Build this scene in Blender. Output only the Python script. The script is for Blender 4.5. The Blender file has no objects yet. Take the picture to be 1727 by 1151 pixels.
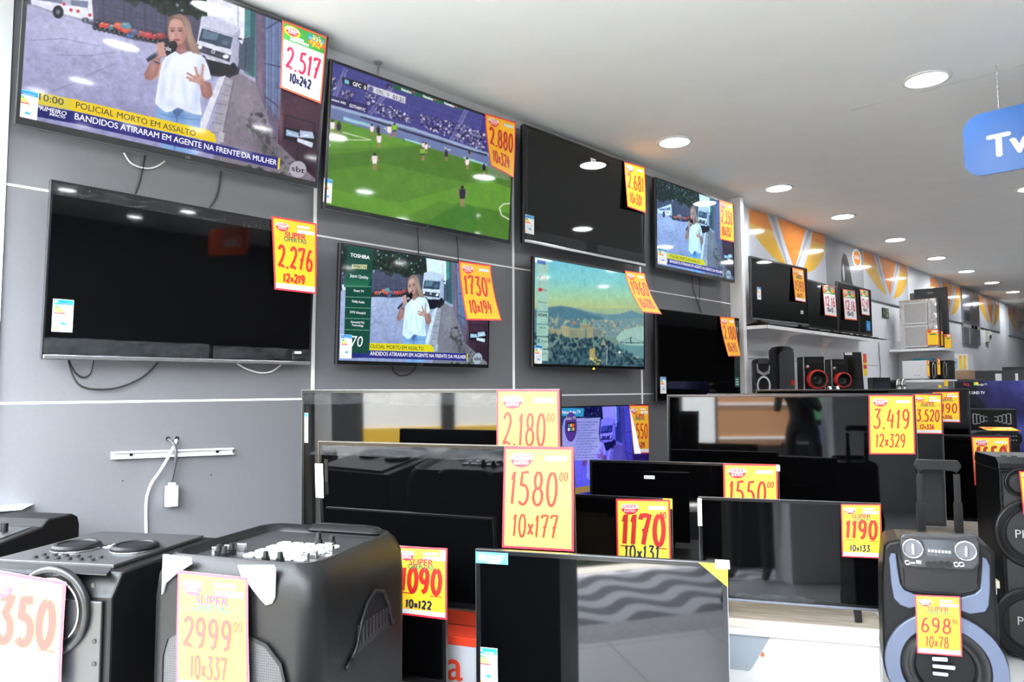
import bpy, math, random
import numpy as np
from mathutils import Vector, Matrix
random.seed(7); rng = np.random.default_rng(7)
SC = bpy.context.scene
COL = SC.collection
V = Vector
R = math.radians
SKY, SUN, EXPO, LAMP = 40.0, 120.0, 0.17, 105.0
IW, IH = 1727.0, 1151.0

# ------------------------------------------------------------------ camera (18 mm style view up the TV wall)
FPX = 1200.15; PITCH = 0.066307; ROLL = -0.004149; YAW = 0.783989
CEIL = 3.1; CAM = V((3.0, 0.0, 1.4455))
fwd = V((-math.sin(YAW)*math.cos(PITCH), math.cos(YAW)*math.cos(PITCH), math.sin(PITCH)))
_r0 = V((math.cos(YAW), math.sin(YAW), 0)); _u0 = _r0.cross(fwd)
crt = math.cos(ROLL)*_r0 + math.sin(ROLL)*_u0
cup = -math.sin(ROLL)*_r0 + math.cos(ROLL)*_u0
cam_d = bpy.data.cameras.new('camera'); cam = bpy.data.objects.new('camera', cam_d); COL.objects.link(cam)
cam.matrix_world = Matrix(((crt.x, cup.x, -fwd.x, CAM.x), (crt.y, cup.y, -fwd.y, CAM.y), (crt.z, cup.z, -fwd.z, CAM.z), (0, 0, 0, 1)))
cam_d.sensor_width = 36.0; cam_d.lens = FPX*36.0/IW; cam_d.clip_start = 0.05; cam_d.clip_end = 200
SC.camera = cam

def ray(x, y): return fwd + crt*((x-863.5)/FPX) - cup*((y-575.5)/FPX)
def onplane(x, y, p, n):
    r = ray(x, y); return CAM + r*((V(p)-CAM).dot(n)/r.dot(n))
def onx(x, y, X=0.0): return onplane(x, y, (X, 0, 0), V((1, 0, 0)))
def ony(x, y, Y): return onplane(x, y, (0, Y, 0), V((0, 1, 0)))
def onz(x, y, Z): return onplane(x, y, (0, 0, Z), V((0, 0, 1)))
def atd(x, y, d): return CAM + ray(x, y)*d

# ------------------------------------------------------------------ materials
def lin(c):
    return tuple(((x/12.92) if x <= 0.04045 else ((x+0.055)/1.055)**2.4) for x in c)
def rgb(r, g, b): return lin((r/255., g/255., b/255.))
MATS = {}
def mat(name, col, rough=0.5, metal=0.0, spec=0.5, emit=None, es=1.0, coat=0.0, alpha=1.0, noise=None, trans=0.0):
    if name in MATS: return MATS[name]
    m = bpy.data.materials.new(name); m.use_nodes = True
    b = m.node_tree.nodes['Principled BSDF']; nt = m.node_tree
    b.inputs['Base Color'].default_value = (*col, 1); b.inputs['Roughness'].default_value = rough
    b.inputs['Metallic'].default_value = metal; b.inputs['Specular IOR Level'].default_value = spec
    b.inputs['Coat Weight'].default_value = coat; b.inputs['Coat Roughness'].default_value = 0.05
    b.inputs['Alpha'].default_value = alpha; b.inputs['Transmission Weight'].default_value = trans
    if emit is not None:
        b.inputs['Emission Color'].default_value = (*emit, 1); b.inputs['Emission Strength'].default_value = es
    if noise:                                   # (scale, amount): slight mottling of the surface itself, plus a little bump
        tc = nt.nodes.new('ShaderNodeTexCoord'); tx = nt.nodes.new('ShaderNodeTexNoise')
        tx.inputs['Scale'].default_value = noise[0]; tx.inputs['Detail'].default_value = 6
        nt.links.new(tc.outputs['Object'], tx.inputs['Vector'])
        rp = nt.nodes.new('ShaderNodeMixRGB'); k = noise[1]
        rp.inputs['Color1'].default_value = (*[c*(1-k) for c in col], 1); rp.inputs['Color2'].default_value = (*[min(1, c*(1+k)) for c in col], 1)
        nt.links.new(tx.outputs['Fac'], rp.inputs['Fac']); nt.links.new(rp.outputs['Color'], b.inputs['Base Color'])
        bp = nt.nodes.new('ShaderNodeBump'); bp.inputs['Strength'].default_value = 0.06; bp.inputs['Distance'].default_value = 0.01
        nt.links.new(tx.outputs['Fac'], bp.inputs['Height']); nt.links.new(bp.outputs['Normal'], b.inputs['Normal'])
    MATS[name] = m; return m
def emis(name, col, s=1.0, rough=0.12):        # a lit part of a display: gives off its own light under a glossy face
    return mat(name, (0.004, 0.004, 0.004), rough=rough, emit=col, es=s)
def attr_screen(name, strength=1.0):
    m = bpy.data.materials.new(name); m.use_nodes = True; nt = m.node_tree; b = nt.nodes['Principled BSDF']
    b.inputs['Base Color'].default_value = (0.002, 0.002, 0.002, 1); b.inputs['Roughness'].default_value = 0.05; b.inputs['Specular IOR Level'].default_value = .25
    a = nt.nodes.new('ShaderNodeAttribute'); a.attribute_name = 'picture'
    nt.links.new(a.outputs['Color'], b.inputs['Emission Color']); b.inputs['Emission Strength'].default_value = strength
    return m

M_SCREEN = mat('screen_glass', (0.0012, 0.0012, 0.0014), rough=0.035, spec=0.32)
M_LIT = attr_screen('lit_screen')
M_BLK = mat('black_plastic', (0.004, 0.004, 0.0045), rough=0.35, spec=.3)
M_BLKM = mat('black_matte', (0.004, 0.004, 0.0045), rough=0.6, spec=0.2)
M_BEZ = mat('bezel_gloss', (0.005, 0.005, 0.0055), rough=0.22, spec=0.3)
M_EDGE = mat('bezel_edge', (0.16, 0.16, 0.17), rough=0.3, metal=0.9)
M_SILV = mat('silver_trim', (0.45, 0.45, 0.46), rough=0.25, metal=0.9)
M_WHITE = mat('white_paint', (0.80, 0.80, 0.80), rough=0.45)
M_WPL = mat('white_plastic', (0.82, 0.82, 0.83), rough=0.35)
M_PAPER = mat('white_paper', (0.85, 0.85, 0.86), rough=0.6)
M_YEL = mat('card_yellow', rgb(252, 208, 36), rough=0.55)
M_YELW = mat('card_deep_yellow', rgb(240, 178, 22), rough=0.55)
M_YEL2 = mat('card_light_yellow', rgb(252, 226, 70), rough=0.55)
M_ORG = mat('card_orange', rgb(246, 172, 40), rough=0.55)
M_RED = mat('card_red', rgb(216, 34, 52), rough=0.5)
M_REDO = mat('card_red_orange', rgb(226, 78, 40), rough=0.5)
M_GRN = mat('card_green', rgb(58, 140, 52), rough=0.5)
M_INKO = mat('ink_orange', rgb(228, 96, 22), rough=0.5)
M_INKR = mat('ink_red', rgb(186, 26, 20), rough=0.5)
M_INKP = mat('ink_pink', rgb(186, 18, 58), rough=0.5)
M_INKN = mat('ink_navy', rgb(16, 22, 60), rough=0.5)
M_INKB = mat('ink_black', rgb(14, 16, 24), rough=0.5)
M_INKG = mat('ink_green', rgb(12, 104, 66), rough=0.5)
M_LBLUE = mat('label_blue', rgb(30, 130, 190), rough=0.4)
M_SKY = mat('label_sky', rgb(70, 160, 220), rough=0.4)
M_LGREY = mat('label_grey', rgb(170, 190, 205), rough=0.5)
M_BAR = [mat('bar_%d' % i, rgb(*c), rough=0.5) for i, c in enumerate([(0, 130, 70), (110, 180, 50), (250, 220, 30), (245, 150, 30), (220, 50, 40)])]
M_FILM = mat('clear_film', (0.4, 0.42, 0.45), rough=0.1, alpha=0.05)
M_CHR = mat('chrome', (0.75, 0.75, 0.77), rough=0.15, metal=1.0)
M_STEEL = mat('brushed_metal', (0.55, 0.56, 0.58), rough=0.4, metal=0.9)
M_CORD = mat('cord_black', (0.004, 0.004, 0.0045), rough=0.5)
M_CORDW = mat('cord_white', (0.75, 0.75, 0.74), rough=0.5)

# ------------------------------------------------------------------ mesh builder
class MB:
    def __init__(s): s.v = []; s.f = []; s.m = []; s.mats = []; s.sm = []
    def mi(s, m):
        if m not in s.mats: s.mats.append(m)
        return s.mats.index(m)
    def add(s, vs, fs, m, smooth=False):
        b = len(s.v); k = s.mi(m)
        s.v.extend([tuple(p) for p in vs])
        for f in fs: s.f.append(tuple(b+i for i in f)); s.m.append(k); s.sm.append(smooth)
        return s
    def box(s, x0, x1, y0, y1, z0, z1, m):
        vs = [(x, y, z) for z in (z0, z1) for y in (y0, y1) for x in (x0, x1)]
        return s.add(vs, [(0, 2, 3, 1), (4, 5, 7, 6), (0, 1, 5, 4), (2, 6, 7, 3), (0, 4, 6, 2), (1, 3, 7, 5)], m)
    def quad(s, a, b, c, d, m): return s.add([a, b, c, d], [(0, 1, 2, 3)], m)
    def prism(s, pts, d0, d1, m, axis='y', smooth=False):
        """polygon pts (a,b) extruded along axis: axis y -> (a,d,b), x -> (d,a,b), z -> (a,b,d)"""
        def P(p, d): return {'y': (p[0], d, p[1]), 'x': (d, p[0], p[1]), 'z': (p[0], p[1], d)}[axis]
        n = len(pts); vs = [P(p, d0) for p in pts] + [P(p, d1) for p in pts]
        A = sum(pts[i][0]*pts[(i+1) % n][1]-pts[(i+1) % n][0]*pts[i][1] for i in range(n))
        flip = (A < 0) ^ (axis == 'y') ^ (d1 < d0)
        f0 = tuple(range(n)); f1 = tuple(range(2*n-1, n-1, -1))
        caps = [f0[::-1], f1[::-1]] if not flip else [f0, f1]
        b = len(s.v); k = s.mi(m); s.v.extend(vs)
        for f in caps: s.f.append(tuple(b+i for i in f)); s.m.append(k); s.sm.append(False)
        for i in range(n):
            j = (i+1) % n; q = (i, j, n+j, n+i)
            if flip: q = q[::-1]
            s.f.append(tuple(b+t for t in q)); s.m.append(k); s.sm.append(smooth)
        return s
    def ring(s, outer, inner, d0, d1, m, axis='y'):
        """flat band between two same-length loops, with depth"""
        def P(p, d): return {'y': (p[0], d, p[1]), 'x': (d, p[0], p[1]), 'z': (p[0], p[1], d)}[axis]
        n = len(outer); vs = [P(p, d0) for p in outer]+[P(p, d0) for p in inner]+[P(p, d1) for p in outer]+[P(p, d1) for p in inner]
        fs = []
        for i in range(n):
            j = (i+1) % n
            fs += [(i, j, n+j, n+i), (2*n+i, 3*n+i, 3*n+j, 2*n+j), (i, 2*n+i, 2*n+j, j), (n+i, n+j, 3*n+j, 3*n+i)]
        return s.add(vs, fs, m)
    def lathe(s, prof, m, axis='y', n=40, c=(0, 0, 0), smooth=True, mats=None):
        """prof list of (r, d) revolved about axis through c"""
        vs = []; fs = []
        for r, d in prof:
            for k in range(n):
                a = 2*math.pi*k/n; x, z = r*math.cos(a), r*math.sin(a)
                vs.append({'y': (c[0]+x, c[1]+d, c[2]+z), 'z': (c[0]+x, c[1]+z, c[2]+d), 'x': (c[0]+d, c[1]+x, c[2]+z)}[axis])
        for i in range(len(prof)-1):
            seg = [(i*n+k, i*n+(k+1) % n, (i+1)*n+(k+1) % n, (i+1)*n+k) for k in range(n)]
            if mats: s.add([], [], mats[i])
            fs.append((seg, mats[i] if mats else m))
        b = len(s.v); s.v.extend(vs)
        for seg, mm in fs:
            k = s.mi(mm)
            for f in seg: s.f.append(tuple(b+i for i in f)); s.m.append(k); s.sm.append(smooth)
        return s
    def cyl(s, c, r, d0, d1, m, axis='y', n=24, r1=None):
        r1 = r if r1 is None else r1
        return s.lathe([(0.0001, d0), (r, d0), (r, d0), (r1, d1), (r1, d1), (0.0001, d1)], m, axis, n, c, smooth=False)
    def tube(s, pts, r, m, n=8):
        pts = [V(p) for p in pts]; vs = []; fs = []; up = None
        for i, p in enumerate(pts):
            t = (pts[min(i+1, len(pts)-1)]-pts[max(i-1, 0)]).normalized()
            if up is None: up = V((0.13, 0.27, 1)).normalized() if abs(t.z) < 0.9 else V((1, 0.1, 0)).normalized()
            a = t.cross(up).normalized(); bb = a.cross(t).normalized(); up = bb
            for k in range(n):
                an = 2*math.pi*k/n; vs.append(p + a*(r*math.cos(an)) + bb*(r*math.sin(an)))
        for i in range(len(pts)-1):
            for k in range(n): fs.append((i*n+k, i*n+(k+1) % n, (i+1)*n+(k+1) % n, (i+1)*n+k))
        fs.append(tuple(range(n))[::-1]); fs.append(tuple((len(pts)-1)*n+k for k in range(n)))
        return s.add(vs, fs, m, True)
    def text(s, string, fn, m, size=1.0, bold=0.0, shear=0.0, align='LEFT', sx=1.0):
        vs, fs = glyphs(string, bold, shear)
        if not vs: return s
        w = max(p[0] for p in vs); off = {'LEFT': 0, 'CENTER': -w/2, 'RIGHT': -w}[align]
        pts = [V(fn(((p[0]+off)*size*sx, p[1]*size))) for p in vs]
        if bold > 0:                                           # keep the shifted copies a hair apart in depth
            nn = (V(fn((1e-3, 0)))-V(fn((0, 0)))).cross(V(fn((0, 1e-3)))-V(fn((0, 0)))).normalized(); q = len(pts)//4
            pts = [p+nn*(8e-5*(i//q)) for i, p in enumerate(pts)]
        return s.add(pts, fs, m)
    def build(s, name, parent=None, origin=None, bevel=0.0, seg=2):
        me = bpy.data.meshes.new(name)
        o = V((0, 0, 0)) if origin is None else V(origin)
        me.from_pydata([tuple(V(p)-o) for p in s.v], [], s.f)
        for m in s.mats: me.materials.append(m)
        me.polygons.foreach_set('material_index', s.m); me.polygons.foreach_set('use_smooth', s.sm)
        me.update()
        ob = bpy.data.objects.new(name, me); COL.objects.link(ob); ob.location = o
        if parent is not None:
            ob.parent = parent
            if origin is not None and parent.type == 'MESH': ob.location = o - parent.location
        if bevel:
            md = ob.modifiers.new('bevel', 'BEVEL'); md.width = bevel; md.segments = seg; md.limit_method = 'ANGLE'; md.angle_limit = R(40)
        return ob
GC = {}
def glyphs(string, bold=0.0, shear=0.0):
    key = (string, bold, shear)
    if key not in GC:
        cu = bpy.data.curves.new('t', 'FONT'); cu.body = string; cu.size = 1.0; cu.shear = shear; cu.resolution_u = 3
        ob = bpy.data.objects.new('t', cu); COL.objects.link(ob)
        bpy.context.view_layer.update()
        me = bpy.data.meshes.new_from_object(ob.evaluated_get(bpy.context.evaluated_depsgraph_get()))
        vs = [tuple(v.co)[:2] for v in me.vertices]; fs = [tuple(p.vertices) for p in me.polygons]
        x0 = min([p[0] for p in vs], default=0); vs = [(p[0]-x0, p[1]) for p in vs]
        bpy.data.objects.remove(ob); bpy.data.curves.remove(cu); bpy.data.meshes.remove(me)
        if bold > 0:                                           # heavier strokes: shifted copies of the letters
            b = bold; n = len(vs); V2, F2 = [], []
            for i, (dx, dy) in enumerate(((0, 0), (b*2, 0), (b, b*.7), (b, -b*.7))):
                V2 += [(x+dx, y+dy) for x, y in vs]; F2 += [tuple(i*n+q for q in f) for f in fs]
            vs, fs = V2, F2
        GC[key] = (vs, fs)
    return GC[key]
def tag(o, label, cat, group=None, kind=None):
    o['label'] = label; o['category'] = cat
    if group: o['group'] = group
    if kind: o['kind'] = kind
    return o
def struct(o):
    o['kind'] = 'structure'; return o
def empty(name, loc, label, cat, group=None, right=None, back=None, up=None):
    o = bpy.data.objects.new(name, None); COL.objects.link(o); o.empty_display_size = 0.1
    if right is not None:
        r, b, u = V(right), V(back), V(up)
        o.matrix_world = Matrix(((r.x, b.x, u.x, loc[0]), (r.y, b.y, u.y, loc[1]), (r.z, b.z, u.z, loc[2]), (0, 0, 0, 1)))
    else: o.location = loc
    tag(o, label, cat, group); return o
def rrect(w, h, r, n=6, cx=0, cy=0):
    pts = []
    for qx, qy, a0 in ((1, 1, 0), (-1, 1, 90), (-1, -1, 180), (1, -1, 270)):
        for k in range(n+1):
            a = R(a0+90*k/n); pts.append((cx+qx*(w/2-r)+r*math.cos(a), cy+qy*(h/2-r)+r*math.sin(a)))
    return pts
def smooth_path(pts, k=6):
    pts = [V(p) for p in pts]; out = []
    for i in range(len(pts)-1):
        p0, p1, p2, p3 = pts[max(i-1, 0)], pts[i], pts[i+1], pts[min(i+2, len(pts)-1)]
        for j in range(k):
            t = j/k
            out.append(0.5*((2*p1)+(p2-p0)*t+(2*p0-5*p1+4*p2-p3)*t*t+(3*p1-p0-3*p2+p3)*t**3))
    out.append(pts[-1]); return out

class Frame:
    """a facing plane: centre c, viewer-side normal n, right, up"""
    def __init__(s, c, yaw, tilt=0.0):
        y, t = R(yaw), R(tilt)
        s.c = V(c); s.n = V((math.cos(y)*math.cos(t), math.sin(y)*math.cos(t), -math.sin(t)))
        s.r = V((-math.sin(y), math.cos(y), 0)); s.u = s.n.cross(s.r)
    def hit(s, x, y, off=0.0): return onplane(x, y, s.c+s.n*off, s.n)
    def local(s, x, y):
        d = s.hit(x, y)-s.c; return d.dot(s.r), d.dot(s.u)

# ------------------------------------------------------------------ handwritten figures
def arc(cx, cy, rx, ry, a0, a1, n=14): return [(cx+rx*math.cos(R(a0+(a1-a0)*k/n)), cy+ry*math.sin(R(a0+(a1-a0)*k/n))) for k in range(n+1)]
DIG = {
 '0': [arc(.5, .5, .36, .5, 90, 450, 26)],
 '1': [[(.28, .74), (.55, 1.0), (.5, .5), (.42, 0)]],
 '2': [arc(.48, .74, .34, .26, 165, -20, 12)+[(.55, .36), (.18, .1), (.12, .02)], [(.12, .03), (.45, .10), (.85, .0)]],
 '3': [[(.14, .97), (.8, 1.0), (.42, .58)]+arc(.42, .29, .38, .29, 80, -150, 14)],
 '4': [[(.42, 1.0), (.1, .4), (.85, .42)], [(.72, .75), (.62, 0)]],
 '5': [[(.82, 1.0), (.28, .97), (.22, .57)]+arc(.42, .30, .40, .30, 95, -140, 14)],
 '6': [[(.74, .97), (.46, .92), (.22, .6), (.15, .3)], arc(.48, .26, .34, .26, 180, 540, 20)],
 '7': [[(.12, .84), (.15, .98), (.85, 1.0), (.52, .4), (.38, 0)], [(.28, .45), (.74, .5)]],
 '8': [arc(.5, .75, .27, .25, 90, 450, 20), arc(.5, .26, .36, .26, 90, 450, 20)],
 '9': [arc(.46, .72, .32, .28, 0, 360, 20), [(.78, .74), (.76, .4), (.62, .1), (.3, 0)]],
 'x': [[(.15, .1), (.85, .6)], [(.15, .6), (.85, .1)]],
 '.': [[(.35, .05), (.5, -.05)]],
}
def ribbon(mb, pts, w, fn, m, rnd=0.0):
    n = len(pts)
    if n < 2: return
    vs = []
    for i, p in enumerate(pts):
        a = pts[max(i-1, 0)]; b = pts[min(i+1, n-1)]
        dx, dy = b[0]-a[0], b[1]-a[1]; L = math.hypot(dx, dy) or 1
        k = w*0.5*(1+rnd*math.sin(i*1.7))
        vs += [(p[0]-dy/L*k, p[1]+dx/L*k), (p[0]+dy/L*k, p[1]-dx/L*k)]
    mb.add([fn(*q) for q in vs], [(2*i+1, 2*i+3, 2*i+2, 2*i) for i in range(n-1)], m)
def hand(mb, s, x0, x1, y0, y1, w, mk, m, slant=0.08, drop=0.0):
    """write s between x0..x1 (y0 base, y1 top), pen width w, all metric on the card"""
    widths = [0.45 if c == '.' else (0.62 if c == '1' else (0.8 if c == 'x' else 1.0)) for c in s]
    tot = sum(widths) or 1; x = x0; H = y1-y0; ns = 0
    for c, cw in zip(s, widths):
        W = (x1-x0)*cw/tot; f = (x-x0)/max(x1-x0, 1e-6)
        for st in DIG.get(c, []):
            g = []; ns += 1; fn = mk(.0012+4e-5*ns)
            for i in range(len(st)-1):
                for k in range(3):
                    t = k/3; g.append((st[i][0]*(1-t)+st[i+1][0]*t, st[i][1]*(1-t)+st[i+1][1]*t))
            g.append(st[-1])
            ribbon(mb, [(x+W*(0.06+0.88*px)+slant*H*(py-.5)*.5, y0+H*py-drop*f*H) for px, py in g], w, fn, m)
        x += W
# ------------------------------------------------------------------ pictures shown on the lit screens (computed, drawn from shapes)
class Pic:
    def __init__(s, W, H, col=(0, 0, 0), tf=None):
        s.w, s.h = W*2, H*2; s.W, s.H = W, H
        s.a = np.zeros((s.h, s.w, 3)); s.a[:] = np.array(col)/255.
        s.tf = tf or (lambda p: p)
    def poly(s, pts, col, al=1.0):
        P = np.array([s.tf(p) for p in pts])*[s.w, s.h]
        x0, y0 = np.floor(P.min(0)).astype(int); x1, y1 = np.ceil(P.max(0)).astype(int)+1
        x0, y0 = max(x0, 0), max(y0, 0); x1, y1 = min(x1, s.w), min(y1, s.h)
        if x1 <= x0 or y1 <= y0: return
        X, Y = np.meshgrid(np.arange(x0, x1)+.5, np.arange(y0, y1)+.5)
        ins = np.zeros(X.shape, bool); n = len(P)
        for i in range(n):
            ax, ay = P[i]; bx, by = P[(i+1) % n]
            if ay == by: continue
            c = ((ay > Y) != (by > Y)) & (X < (bx-ax)*(Y-ay)/(by-ay)+ax); ins ^= c
        sub = s.a[y0:y1, x0:x1]; sub[ins] = sub[ins]*(1-al)+np.array(col)/255.*al
    def ell(s, cx, cy, rx, ry, col, al=1.0, rot=0.0):
        c, q = math.cos(R(rot)), math.sin(R(rot))
        s.poly([(cx+rx*math.cos(t)*c-ry*math.sin(t)*q, cy+rx*math.cos(t)*q+ry*math.sin(t)*c) for t in np.linspace(0, 2*math.pi, 25)[:-1]], col, al)
    def line(s, pts, w, col, al=1.0):
        for (ax, ay), (bx, by) in zip(pts[:-1], pts[1:]):
            L = math.hypot(bx-ax, by-ay) or 1; nx, ny = -(by-ay)/L*w/2, (bx-ax)/L*w/2
            s.poly([(ax+nx, ay+ny), (bx+nx, by+ny), (bx-nx, by-ny), (ax-nx, ay-ny)], col, al)
    def blobs(s, pts, n, r, cols, al=0.9):
        """mottled leaves / crowd inside the polygon pts"""
        P = np.array(pts); x0, y0 = P.min(0); x1, y1 = P.max(0); k = 0
        for _ in range(n*6):
            if k >= n: break
            x, y = rng.uniform(x0, x1), rng.uniform(y0, y1); ins = False
            for i in range(len(P)):
                ax, ay = P[i]; bx, by = P[(i+1) % len(P)]
                if (ay > y) != (by > y) and x < (bx-ax)*(y-ay)/(by-ay)+ax: ins = not ins
            if ins:
                k += 1; q = r*rng.uniform(.5, 1.4); s.ell(x, y, q, q*rng.uniform(.5, 1.1), cols[rng.integers(len(cols))], al, rng.uniform(0, 90))
    def soft(s, cx, cy, rx, ry, col, al=0.5, rot=0.0):
        """soft-edged dab"""
        (px, py), (qx, qy) = s.tf((cx, cy)), s.tf((cx+1, cy)); (wx, wy) = s.tf((cx, cy+1))
        A = np.array([[(qx-px)*s.w, (wx-px)*s.w], [(qy-py)*s.h, (wy-py)*s.h]]); r = max(rx, ry)*1.6*max(np.abs(A).sum(1))
        X0, Y0 = px*s.w, py*s.h; x0, x1 = int(max(X0-r, 0)), int(min(X0+r, s.w)); y0, y1 = int(max(Y0-r, 0)), int(min(Y0+r, s.h))
        if x1 <= x0 or y1 <= y0: return
        X, Y = np.meshgrid(np.arange(x0, x1)-X0, np.arange(y0, y1)-Y0); B = np.linalg.inv(A); U, W_ = B[0, 0]*X+B[0, 1]*Y, B[1, 0]*X+B[1, 1]*Y
        c, q = math.cos(R(rot)), math.sin(R(rot)); u, w = (U*c+W_*q)/rx, (-U*q+W_*c)/ry
        g = (np.exp(-(u*u+w*w)*1.3)*al)[..., None]; s.a[y0:y1, x0:x1] = s.a[y0:y1, x0:x1]*(1-g)+np.array(col)/255.*g
    def fbm(s, cell, oct_=4):
        key = (cell, oct_)
        if not hasattr(s, '_f'): s._f = {}
        if key not in s._f:
            out = np.zeros((s.h, s.w)); amp = 1.0
            for k in range(oct_):
                c = max(cell/2**k, 2); n = rng.normal(0, 1, (int(s.h/c)+3, int(s.w/c)+3)); yy, xx = np.arange(s.h)/c, np.arange(s.w)/c
                yi, xi = yy.astype(int), xx.astype(int); fy, fx = (yy-yi)[:, None], (xx-xi)[None]; fy, fx = fy*fy*(3-2*fy), fx*fx*(3-2*fx)
                out += amp*((n[yi][:, xi]*(1-fx)+n[yi][:, xi+1]*fx)*(1-fy)+(n[yi+1][:, xi]*(1-fx)+n[yi+1][:, xi+1]*fx)*fy); amp *= .6
            s._f[key] = out
        return s._f[key]
    def grain(s, amt, cell, oct_=4): s.a = np.clip(s.a*(1+amt*s.fbm(cell, oct_)[..., None]), 0, 1)
    def blur(s, n=1):
        for _ in range(n):
            a = s.a; a = (np.roll(a, 1, 0)+2*a+np.roll(a, -1, 0))/4; s.a = (np.roll(a, 1, 1)+2*a+np.roll(a, -1, 1))/4
    def noise(s, amt, cell=1):
        n = rng.normal(0, amt, (s.h//cell+1, s.w//cell+1, 1)); n = np.repeat(np.repeat(n, cell, 0), cell, 1)[:s.h, :s.w]
        s.a = np.clip(s.a+n, 0, 1)
    def vgrad(s, y0, y1, c0, c1):
        a, b = int(max(y0, 0)*s.h), int(min(y1, 1)*s.h); t = np.linspace(0, 1, max(b-a, 1))[:, None, None]
        s.a[a:b] = (np.array(c0)*(1-t)+np.array(c1)*t)/255.
    def fin(s):
        d = s.a.reshape(s.H, 2, s.W, 2, 3).mean((1, 3)); return d
def lcurve(a): return np.where(a <= .04045, a/12.92, ((a+.055)/1.055)**2.4)
def pic_mesh(img, x0, x1, z0, z1, y, m, mb_extra=None):
    """fine sheet whose points carry the picture as colour"""
    H, W, _ = img.shape
    xs = np.linspace(x0, x1, W); zs = np.linspace(z1, z0, H)
    co = np.zeros((H, W, 3), np.float32); co[..., 0] = xs[None]; co[..., 2] = zs[:, None]; co[..., 1] = y
    idx = np.arange(H*W).reshape(H, W)
    q = np.stack([idx[1:, :-1], idx[1:, 1:], idx[:-1, 1:], idx[:-1, :-1]], -1).reshape(-1, 4)
    me = bpy.data.meshes.new('screen'); me.vertices.add(H*W); me.vertices.foreach_set('co', co.ravel())
    me.loops.add(q.size); me.loops.foreach_set('vertex_index', q.ravel().astype(np.int32))
    me.polygons.add(len(q)); me.polygons.foreach_set('loop_start', np.arange(0, q.size, 4, dtype=np.int32))
    me.polygons.foreach_set('loop_total', np.full(len(q), 4, np.int32))
    me.materials.append(m); me.update(calc_edges=True); me.validate()
    at = me.color_attributes.new('picture', 'FLOAT_COLOR', 'POINT')
    c = np.ones((H*W, 4), np.float32); c[:, :3] = lcurve(img.reshape(-1, 3)); at.data.foreach_set('color', c.ravel())
    return me

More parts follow.
